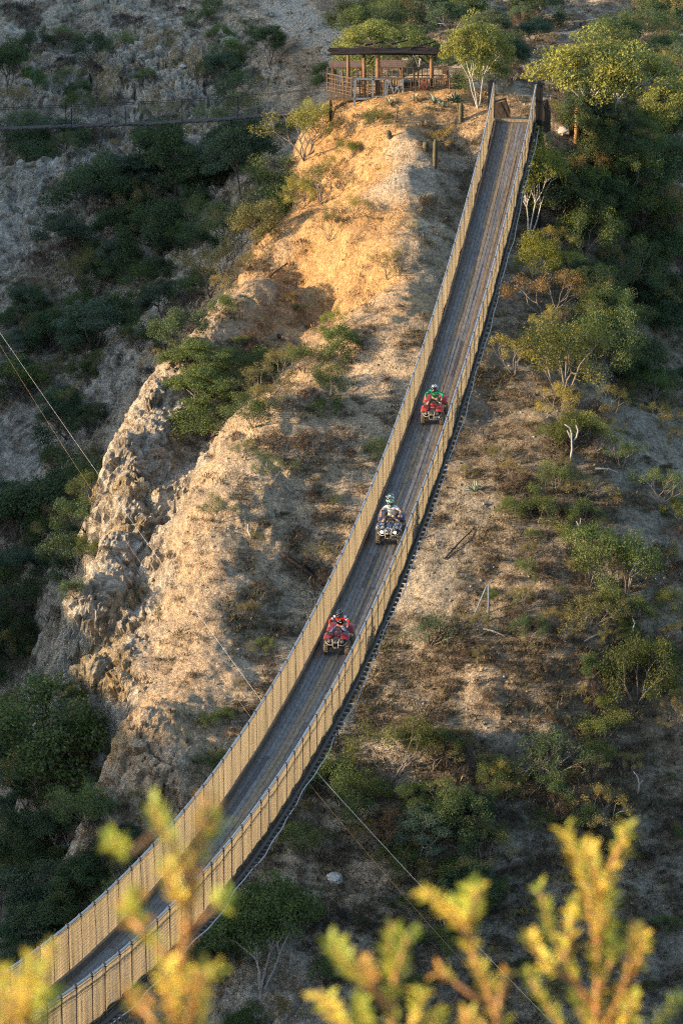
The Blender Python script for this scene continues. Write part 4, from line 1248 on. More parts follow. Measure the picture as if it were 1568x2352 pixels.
c = pv(940, 208, 1.1)
mb.box(c + Vector((0, 0, -.08)), (.85, .6, .75)); mb.box(c + Vector((0, 0, .34)), (1.0, .72, .08)); mb.box(c + Vector((-.1, -.31, -.05)), (.5, .03, .5))
mb.tube([c + Vector((.3, .1, .38)), c + Vector((.3, .1, .85))], .05, 7)
cab = mb.build("stove", M_dsteel); tag(cab, "black box stove standing behind the pavilion's front railing", "stove")
mb = MB()
for q in (-.3, 0, .3): mb.beam(pv(880 + q * 30, 216, 1.4), pv(880 + q * 30, 200, 1.5), .2, .05)
mb.box(pv(876, 210, 1.2), (.5, .45, .05))
for q in (-.2, .2):
    for r_ in (-.18, .18): mb.tube([pv(876, 223, 1.2) + Vector((q, r_, 0)), pv(876, 210, 1.2) + Vector((q, r_, 0))], .025, 5)
tag(mb.build("chair", M_log), "wooden chair under the pavilion roof", "chair")
# lean-to shelters behind
for nm, x0, x1, yy, bk, lab in (("shelter", 757, 838, 190, 4.6, "small brown plank-roofed shelter behind the end of the pavilion railing"), ("shelter", 868, 930, 188, 4.6, "low flat-roofed shelter seen between the pavilion posts")):
    rt = empty(nm, pv((x0 + x1) / 2, yy, bk)); tag(rt, lab, "shelter")
    def schild(o): o.parent = rt; o.matrix_parent_inverse = Matrix.Translation(-rt.location); return o
    mb = MB()
    for i in range(8):
        mb.beam(pv(x0, yy + rng.uniform(-1, 1), bk + i * .26), pv(x1, yy + 1 + rng.uniform(-1, 1), bk + i * .26), .24, .07)
    schild(mb.build("roof", simple("reddish_board", (0.19, 0.10, 0.06), .85, 0, .4, 4)))
    for xx in (x0 + 8, x1 - 8):
        for b2 in (.1, 1.7):
            p = pv(xx, yy, bk + b2); g, _ = ground(p.x, p.y); mb = MB(); mb.tube([Vector((p.x, p.y, g.z - .1)), p], .08, 7); schild(mb.build("post", M_log))

# ------------------------------------------------------------------ the footbridge over the side canyon
M_slat = simple("walkway_slat", (0.05, 0.042, 0.038), .85, 0, .5, 3)
M_chain = simple("chain_link_wire", (0.12, 0.125, 0.125), .6, .4, .2, 5)
fpts = [P(-330, 300, 265), P(-120, 299, 260), P(0, 296, 256.5), P(100, 292, 254), P(350, 283, 247.5), P(500, 275, 243.5), P(655, 262, 239.5), P(740, 250, 236.5)]
def fb(t):
    i = min(int(t * (len(fpts) - 1)), len(fpts) - 2); f = t * (len(fpts) - 1) - i
    return fpts[i].lerp(fpts[i + 1], f)
fw_ = empty("footbridge", fb(.5)); tag(fw_, "narrow hanging footbridge with dark slats and wire mesh sides over the shaded side canyon", "footbridge")
def fchild(o): o.parent = fw_; o.matrix_parent_inverse = Matrix.Translation(-fw_.location); return o
fd = (fpts[-1] - fpts[0]).normalized(); fside = Vector((fd.y, -fd.x, 0)).normalized()
mb = MB(); t = 0.0
while t < 1:
    p = fb(t); mb.box(p + Vector((0, 0, rng.uniform(-.03, .03))), (.24, 1.05 + rng.uniform(-.05, .1), .09), Matrix.Rotation(math.atan2(fd.y, fd.x), 3, "Z")); t += .0078
fchild(mb.build("walkway", M_slat))
for s in (-1, 1):
    for h, r_, nm in ((0.0, .035, "bearing_cable"), (1.42, .022, "hand_cable")):
        mb = MB(); mb.tube([fb(q) + fside * (s * .5) + Vector((0, 0, h - .03)) for q in np.linspace(0, 1, 40)], r_, 5); fchild(mb.build(nm, M_dsteel))
    mb = MB()
    for q in np.linspace(0, 1, 300):
        p = fb(q) + fside * (s * .5); mb.beam(p, p + Vector((0, 0, 1.42)) + fd * .02, .003, .003)
    for h in np.arange(.2, 1.4, .2):
        mb.tube([fb(q) + fside * (s * .5) + Vector((0, 0, h)) for q in np.linspace(0, 1, 40)], .0025, 3, cap=False)
    fchild(mb.build("mesh_side", M_chain))
for vx in (-150, 0, 165, 176, 300, 430, 560):
    tq = min(range(400), key=lambda i: abs(sheet(fb(i / 399))[0] - vx)) / 399
    mb = MB(); p = fb(tq) + fside * .5; mb.tube([p, p + Vector((0, 0, 1.5))], .03, 6); fchild(mb.build("stanchion", M_dsteel))

# ------------------------------------------------------------------ posts, cactus, logs, boulders
M_post = simple("orange_lit_pole", (0.40, 0.23, 0.11), .85, 0, .35, 4, bump=.3)
M_cact = simple("cactus_skin", (0.095, 0.082, 0.042), .8, 0, .45, 6)
M_greyw = simple("bleached_wood", (0.36, 0.335, 0.30), .8, 0, .25, 6)
M_bluegrey = simple("weathered_blue_pole", (0.16, 0.20, 0.24), .8, 0, .35, 5)
def upright(name, vx, vb, vt, rad, mat, label, cat, lean=0.0, fluted=False):
    p, _ = hit(vx, vb); sc = CAM_FV / (p.y * cp - p.z * sp); h = (vb - vt) / sc / .97
    mb = MB(); tp = p + Vector((lean, 0, h))
    if fluted:
        n = 16; rows = 9; vs = []
        for j in range(rows + 1):
            t_ = j / rows; r_ = rad * (0.82 + .25 * math.sin(min(1, t_ * 1.3) * 2.2)) * (1 if t_ < .9 else .62)
            c_ = (p + Vector((0, 0, -.15))).lerp(tp, t_)
            for k in range(n): rr = r_ * (1.0 if k % 2 else .80); vs.append(c_ + Vector((rr * math.cos(2 * math.pi * k / n), rr * math.sin(2 * math.pi * k / n), 0)))
        fs = [(j * n + k, j * n + (k + 1) % n, (j + 1) * n + (k + 1) % n, (j + 1) * n + k) for j in range(rows) for k in range(n)] + [tuple(range(rows * n, rows * n + n))]
        mb.add(vs, fs)
    else:
        mb.tube([p + Vector((0, 0, -.2)), p.lerp(tp, .5) + Vector((rad * .25, 0, 0)), tp], [rad, rad * .94, rad * .85], 9)
    return tag(mb.build(name, mat, smooth=True), label, cat)
upright("wooden_pole", 1322, 322, 243, .16, M_post, "thick sunlit wooden pole under the big tree beside the bridge tower", "pole")
upright("fence_post", 908, 281, 245, .055, M_rail, "thin bleached post on the knoll in front of the pavilion", "post", .12)
upright("cactus", 1058, 276, 238, .15, M_cact, "short brown columnar cactus between the pavilion and the bridge rail", "cactus", 0, True)
upright("cactus", 998, 383, 321, .14, M_cact, "tall brown columnar cactus on the pale slope beside the bridge netting", "cactus", .03, True)
upright("cactus", 895, 315, 300, .17, M_cact, "stubby dark barrel cactus on the crest edge below the round green shrub", "cactus", -.1, True)
upright("cactus", 977, 345, 326, .18, M_cact, "short dark barrel cactus beside the tall columnar one", "cactus", 0, True)
upright("pole", 1120, 1428, 1342, .055, M_bluegrey, "blue-grey upright pole propped by a slanting strut on the scrub slope", "pole")
def lying(name, a, b_, r0, r1, mat, label, cat="log", up0=.1, up1=.1, kink=.12):
    pa, _ = hit(*a); pb, _ = hit(*b_)
    pa = pa + Vector((0, 0, up0)); pb = pb + Vector((0, 0, up1))
    mb = MB(); m_ = pa.lerp(pb, .5) + Vector((rng.uniform(-kink, kink), 0, rng.uniform(0, kink)))
    mb.tube([pa, pa.lerp(m_, .5), m_, pb.lerp(m_, .4), pb], [r0, r0 * .95, (r0 + r1) / 2, r1 * 1.1, r1], 7)
    return tag(mb.build(name, mat, smooth=True), label, cat)
lying("strut", (1088, 1416), (1117, 1400), .045, .045, M_bluegrey, "blue-grey slanting strut propping the upright pole on the scrub slope", "strut", .05, 1.3, .01)
lying("fallen_log", (648, 1276), (738, 1342), .15, .10, M_logd, "thick charred log lying downslope close to the bridge's netting")
lying("fallen_log", (700, 1300), (742, 1350), .07, .05, M_logd, "thin dark log lying alongside the thick charred log")
lying("fallen_log", (1020, 1288), (1092, 1213), .045, .03, M_logd, "thin black branch lying across cracked pale ground beyond the bridge")
lying("fallen_log", (640, 775), (688, 800), .12, .08, M_dwood, "dark log lying in the brown hollow between the two crests")
lying("fallen_log", (618, 640), (660, 608), .06, .04, M_dwood, "grey stick lying on the bare brown slope below the lit flank")
lying("dead_branch", (1366, 1083), (1418, 1090), .06, .035, M_greyw, "white dead branch lying flat on the scrub slope", "branch", .15, .1)
lying("dead_branch", (578, 1240), (570, 1214), .06, .03, M_greyw, "bleached hooked branch lying on the slope below the crest bush", "branch", .1, .25)
lying("dead_branch", (1108, 1448), (1160, 1470), .05, .03, M_greyw, "pale bent stick lying among dry bushes below the blue-grey pole", "branch", .1, .2)
lying("dead_branch", (1340, 1480), (1392, 1462), .05, .035, M_greyw, "bleached curved branch lying beside the tall yellow-green shrub", "branch", .15, .3)
def deadtree(base, forks, r0, label):
    p, _ = hit(*base); sc = CAM_FV / (p.y * cp - p.z * sp)
    mb = MB()
    for path in forks:
        pts_ = [p + Vector(((x - base[0]) / sc, rng.uniform(-.15, .15) * (i > 0), (base[1] - y) / sc - (.1 if i == 0 else 0))) for i, (x, y) in enumerate(path)]
        mb.tube(pts_, [r0 * (1 - .6 * i / (len(pts_) - 1)) for i in range(len(pts_))], 6)
    return tag(mb.build("dead_tree", M_greyw, smooth=True), label, "dead tree")
deadtree((1308, 1060), [[(1308, 1060), (1312, 1030), (1310, 990), (1306, 978), (1294, 970)], [(1311, 1010), (1322, 1000), (1325, 985), (1320, 972)], [(1310, 1000), (1300, 985)]], .075, "white forked dead tree standing below the small yellow tree")
deadtree((1318, 1255), [[(1318, 1255), (1322, 1225), (1330, 1205), (1332, 1188)], [(1322, 1228), (1314, 1212)], [(1330, 1206), (1322, 1196)]], .05, "thin white snag standing beside the olive shrub downslope")
deadtree((1450, 1480), [[(1450, 1480), (1448, 1450), (1456, 1430), (1450, 1418)], [(1450, 1460), (1466, 1448)]], .045, "crooked pale snag above the tall yellow-green shrub")
deadtree((1460, 1830), [[(1460, 1830), (1466, 1800), (1462, 1780), (1452, 1768)], [(1464, 1800), (1474, 1790)]], .045, "short pale snag low on the dim scrub slope")
deadtree((440, 950), [[(440, 950), (452, 925), (446, 905), (430, 890)], [(452, 925), (440, 912)]], .06, "twisted pale snag on the cliff's brow")
M_white_rock = simple("white_rock", (0.50, 0.47, 0.42), .9, 0, .2, 3, bump=.5)
M_grey_rock = simple("grey_rock", (0.34, 0.31, 0.27), .9, 0, .35, 3, bump=.5)
def rock_mesh(seed, n=14, m=9):
    vs, fs = [], []
    for j in range(m + 1):
        th = -math.pi / 2 + math.pi * j / m
        for i in range(n):
            ph = 2 * math.pi * i / n
            d_ = Vector((math.cos(th) * math.cos(ph), math.cos(th) * math.sin(ph), math.sin(th)))
            q = np.array([[d_.x * 1.3 + seed], [d_.y * 1.3], [d_.z * 1.3]])
            r_ = 1 + .38 * float(fbm(q[0], q[1], q[2], 3, 200)[0])
            c1_, c2_, cc = cellular(q[0] * 1.2, q[1] * 1.2, q[2] * 1.2, 210); r_ += .3 * (float(cc[0]) - .5)
            vs.append(d_ * r_)
    for j in range(m):
        for i in range(n):
            fs.append((j * n + i, j * n + (i + 1) % n, (j + 1) * n + (i + 1) % n, (j + 1) * n + i))
    me = bpy.data.meshes.new("boulder"); me.from_pydata([tuple(v) for v in vs], [], fs); me.update(); return me
ROCKS = [rock_mesh(s * 3.7) for s in range(5)]
for vx, vy, wv, mt, lab in ((768, 2018, 40, M_white_rock, "white boulder lying alone low on the scrub slope below the bridge"), (530, 97, 30, M_white_rock, "white angular boulder beside the track above the shaded hillside"),
        (513, 94, 16, M_white_rock, "small white stone touching the angular boulder by the track"), (420, 153, 14, M_white_rock, "pale boulder in the rubble on the upper shaded hillside"), (388, 176, 13, M_grey_rock, "grey boulder just below the pale one on the upper shaded hillside"),
        (360, 45, 13, M_white_rock, "pale stone near the top of the shaded hillside"), (370, 58, 11, M_grey_rock, "grey stone under the pale stone near the hilltop"), (105, 91, 12, M_white_rock, "pale stone beside dark bushes on the upper hillside"), (326, 130, 16, M_grey_rock, "flat grey boulder in the middle of the shaded hillside"),
        (425, 680, 46, M_grey_rock, "big grey boulder jutting from the outer crest among shrubs"), (585, 295, 34, M_grey_rock, "flat grey outcrop boulder below the footbridge's end"), (150, 1965, 60, M_grey_rock, "large pale boulder at the canyon edge behind the near netting"), (230, 1750, 46, M_grey_rock, "rounded boulder under the tawny cliff foot"), (1295, 303, 34, M_grey_rock, "grey block beside the sunlit pole at the bridge tower")):
    p, nrm = hit(vx, vy); sc = CAM_FV / (p.y * cp - p.z * sp)
    me = ROCKS[rng.randrange(5)].copy(); me.materials.append(mt)
    o = bpy.data.objects.new("boulder", me); COL.objects.link(o); s_ = wv / sc * .5
    o.scale = (s_, s_ * .9, s_ * rng.uniform(.6, .8)); o.location = p + Vector((0, 0, s_ * .12)); o.rotation_euler = (rng.uniform(-.3, .3), rng.uniform(-.3, .3), rng.uniform(0, 6))
    tag(o, lab, "boulder")
# ------------------------------------------------------------------ vegetation
def leaf_material(name, transl=0.35):
    m, nt, b, out = newmat(name); k = N(nt)
    oi = k.n("ShaderNodeObjectInfo")
    t = k.n("ShaderNodeAttribute", attribute_name="tint").outputs["Fac"]
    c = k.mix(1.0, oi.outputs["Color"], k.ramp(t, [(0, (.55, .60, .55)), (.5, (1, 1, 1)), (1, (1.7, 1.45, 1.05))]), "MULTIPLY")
    nt.links.new(c, b.inputs["Base Color"]); b.inputs["Roughness"].default_value = .6; b.inputs["Specular IOR Level"].default_value = .25
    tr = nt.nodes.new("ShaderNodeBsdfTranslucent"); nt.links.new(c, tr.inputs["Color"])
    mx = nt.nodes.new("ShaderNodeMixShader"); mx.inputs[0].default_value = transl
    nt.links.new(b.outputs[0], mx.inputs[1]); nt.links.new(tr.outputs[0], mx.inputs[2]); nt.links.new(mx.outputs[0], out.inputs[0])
    return m
M_leaf = leaf_material("foliage")
M_bark_w = simple("white_bark", (0.47, 0.43, 0.38), .85, 0, .3, 7)
M_bark_d = simple("dark_bark", (0.12, 0.095, 0.075), .9, 0, .4, 7)  # dark bark; also stands for shade on trunks of the shaded acacias
M_twig = simple("grey_twig", (0.21, 0.175, 0.145), .9, 0, .35, 7)

class Plant:
    """unit-height plant: limbs and leaves"""
    def __init__(s, seed): s.r = random.Random(seed); s.wood = MB(); s.lv = []; s.lt = []; s.tips = []
    def limb(s, p, d, L, r0, depth, spread, grav, nseg=3, kids=(2, 3), keep=0.78):
        pts = [p]; dd = d.copy()
        for i in range(nseg):
            dd = (dd + Vector((s.r.gauss(0, .16), s.r.gauss(0, .16), s.r.gauss(0, .10) + grav))).normalized()
            pts.append(pts[-1] + dd * (L / nseg))
        s.wood.tube(pts, [r0 * (1 - .4 * i / nseg) for i in range(nseg + 1)], 5 if depth > 1 else 4, cap=False)
        if depth == 0:
            s.tips.append((pts[-1], dd)); return
        if depth == 1: s.tips.append((pts[-1], dd))
        n = s.r.randint(*kids)
        for i in range(n):
            a = 2 * math.pi * (i + s.r.random() * .6) / n
            ax = dd.orthogonal().normalized(); ax.rotate(Quaternion(dd, a))
            nd = (dd + ax * spread * s.r.uniform(.6, 1.3)).normalized()
            s.limb(pts[-1] if i else pts[-1], nd, L * keep * s.r.uniform(.75, 1.15), r0 * .6, depth - 1, spread, grav, nseg, kids, keep)
    def leaves(s, c, rad, n, size, tint):
        for _ in range(n):
            while True:
                q = Vector((s.r.uniform(-1, 1), s.r.uniform(-1, 1), s.r.uniform(-1, 1)))
                if q.length < 1: break
            p = c + Vector((q.x * rad[0], q.y * rad[1], q.z * rad[2]))
            nrm = (q * .6 + Vector((s.r.gauss(0, .6), s.r.gauss(0, .6), s.r.gauss(.5, .5)))).normalized()
            u = nrm.orthogonal().normalized(); u.rotate(Quaternion(nrm, s.r.random() * 6.28)); v = nrm.cross(u)
            L = size * s.r.uniform(.6, 1.3)
            s.lv.append((p - u * L * .5, p + v * L * .27 + nrm * L * .06, p + u * L * .5, p - v * L * .27 + nrm * L * .06))
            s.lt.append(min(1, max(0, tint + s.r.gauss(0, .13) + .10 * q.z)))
    def leaf_mesh(s, name):
        v = np.array([tuple(q) for f in s.lv for q in f]); n = len(s.lv)
        me = mesh_np(name, v, np.arange(n * 4).reshape(n, 4))
        a = me.attributes.new("tint", "FLOAT", "FACE"); a.data.foreach_set("value", np.array(s.lt, dtype=np.float32))
        me.materials.append(M_leaf); return me

def tree_proto(seed, kind):
    """returns (wood mesh, leaf mesh), about one unit tall and wide"""
    p = Plant(seed); r = p.r
    if kind == "umbrella":            # pale-barked, layered flat crown
        for i in range(r.choice((2, 3, 4))):
            a = r.random() * 6.28
            p.limb(Vector((0, 0, -.04)), Vector((math.cos(a) * .5, math.sin(a) * .5, 1)).normalized(), .38, .015, 3, .75, .0, 3, (2, 4), .68)
        for c, d in p.tips:
            tn = r.uniform(.15, .85)
            p.leaves(c + Vector((0, 0, .02)), (.14, .14, .05), 125, .027, tn)
    elif kind == "dense":             # round dark crown nearly to the ground
        for i in range(3):
            a = r.random() * 6.28
            p.limb(Vector((0, 0, -.04)), Vector((math.cos(a) * .6, math.sin(a) * .6, 1)).normalized(), .32, .015, 3, .8, -.02, 3, (2, 4), .70)
        for c, d in p.tips:
            p.leaves(c, (.15, .15, .10), 120, .027, r.uniform(.1, .8))
    elif kind == "shrub":
        for i in range(6):
            a = 6.28 * i / 6 + r.random()
            p.limb(Vector((math.cos(a) * .04, math.sin(a) * .04, -.05)), Vector((math.cos(a) * .75, math.sin(a) * .75, 1)).normalized(), .38, .014, 2, .7, .0, 3, (2, 3), .68)
        for c, d in p.tips:
            p.leaves(c, (.17, .17, .14), 170, .028, r.uniform(.1, .85))
    elif kind == "sparse":            # see-through, leaves in sprays along the twigs
        for i in range(5):
            a = 6.28 * i / 5 + r.random()
            p.limb(Vector((0, 0, -.05)), Vector((math.cos(a) * .6, math.sin(a) * .6, 1)).normalized(), .40, .014, 3, .6, .03, 3, (2, 2), .68)
        for c, d in p.tips:
            if r.random() < .8: p.leaves(c, (.10, .10, .09), 95, .024, r.uniform(.3, .95))
    elif kind == "bare":
        for i in range(9):
            a = r.random() * 6.28
            p.limb(Vector((0, 0, -.05)), Vector((math.cos(a) * .9, math.sin(a) * .9, 1)).normalized(), .42, .016, 3, .7, .0, 3, (2, 3), .66)
        for c, d in p.tips:
            if r.random() < .9: p.leaves(c, (.10, .10, .09), 34, .030, r.uniform(.1, .7))
    q = np.array([tuple(c) for f in p.lv for c in f])
    sx = np.percentile(q[:, 0], 98) - np.percentile(q[:, 0], 2); sy = np.percentile(q[:, 1], 98) - np.percentile(q[:, 1], 2); kx, kz = (1.76 if kind == 'umbrella' else 1.9) / (sx + sy), 1 / np.percentile(q[:, 2], 98.5)
    ox, oy = np.percentile(q[:, 0], 50), np.percentile(q[:, 1], 50)
    def fit(c):
        t_ = min(1, max(0, c[2] * kz * 1.6)); return ((c[0] - ox * t_) * kx, (c[1] - oy * t_) * kx, c[2] * kz)
    p.wood.v = [fit(c) for c in p.wood.v]; p.lv = [[fit(c) for c in f] for f in p.lv]
    wm = p.wood.mesh("wood", True)
    return wm, p.leaf_mesh("leaves")

PROTO = {}
for kind, n, bark in (("umbrella", 4, M_bark_w), ("dense", 4, M_bark_d), ("shrub", 4, M_twig), ("sparse", 4, M_twig), ("bare", 4, M_twig)):
    PROTO[kind] = []
    for i in range(n):
        w_, l_ = tree_proto(100 + 17 * i + hash(kind) % 1 + len(kind) * 1000, kind)
        w_.materials.append(bark); PROTO[kind].append((w_, l_))

def col_jit(c, v=.18, h=.10):
    k = 1 + rng.uniform(-v, v)
    return (c[0] * k * (1 + rng.uniform(-h, h)), c[1] * k, c[2] * k * (1 + rng.uniform(-h, h)), 1)

def plant(name, kind, loc, w, h, col, label, cat, group=None, bark=None):
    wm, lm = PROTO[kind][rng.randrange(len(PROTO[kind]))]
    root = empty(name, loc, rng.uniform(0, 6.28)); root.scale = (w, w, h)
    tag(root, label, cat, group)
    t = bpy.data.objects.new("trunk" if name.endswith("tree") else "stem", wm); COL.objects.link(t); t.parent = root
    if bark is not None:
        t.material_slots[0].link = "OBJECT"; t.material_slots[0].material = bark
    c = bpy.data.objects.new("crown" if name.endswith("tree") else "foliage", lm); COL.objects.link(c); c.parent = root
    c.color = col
    return root

TREE = []
def at(vx, vy):
    p, n = hit(vx, vy)
    return p
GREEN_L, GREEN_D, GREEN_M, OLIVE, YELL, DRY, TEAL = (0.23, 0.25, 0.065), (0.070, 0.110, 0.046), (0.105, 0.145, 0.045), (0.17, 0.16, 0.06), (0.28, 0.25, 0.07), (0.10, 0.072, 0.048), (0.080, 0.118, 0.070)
def place(vx, vb, wv, hv, kind, col, name, label, cat=None, bark=None, group=None):
    """plant rooted at sheet point (vx, vb), wv wide and hv tall in sheet units"""
    p = at(vx, vb); sc = CAM_FV / (p.y * cp - p.z * sp)
    wid = hei = 1.0
    TREE.append((p.x, p.y, wv / sc * .35))
    return plant(name, kind, p + Vector((0, 0, -.05)), wv / sc / wid, hv / sc / .96 / hei, col_jit(col, .06, .04), label, cat or ("tree" if name.endswith("tree") else "shrub"), group, bark)

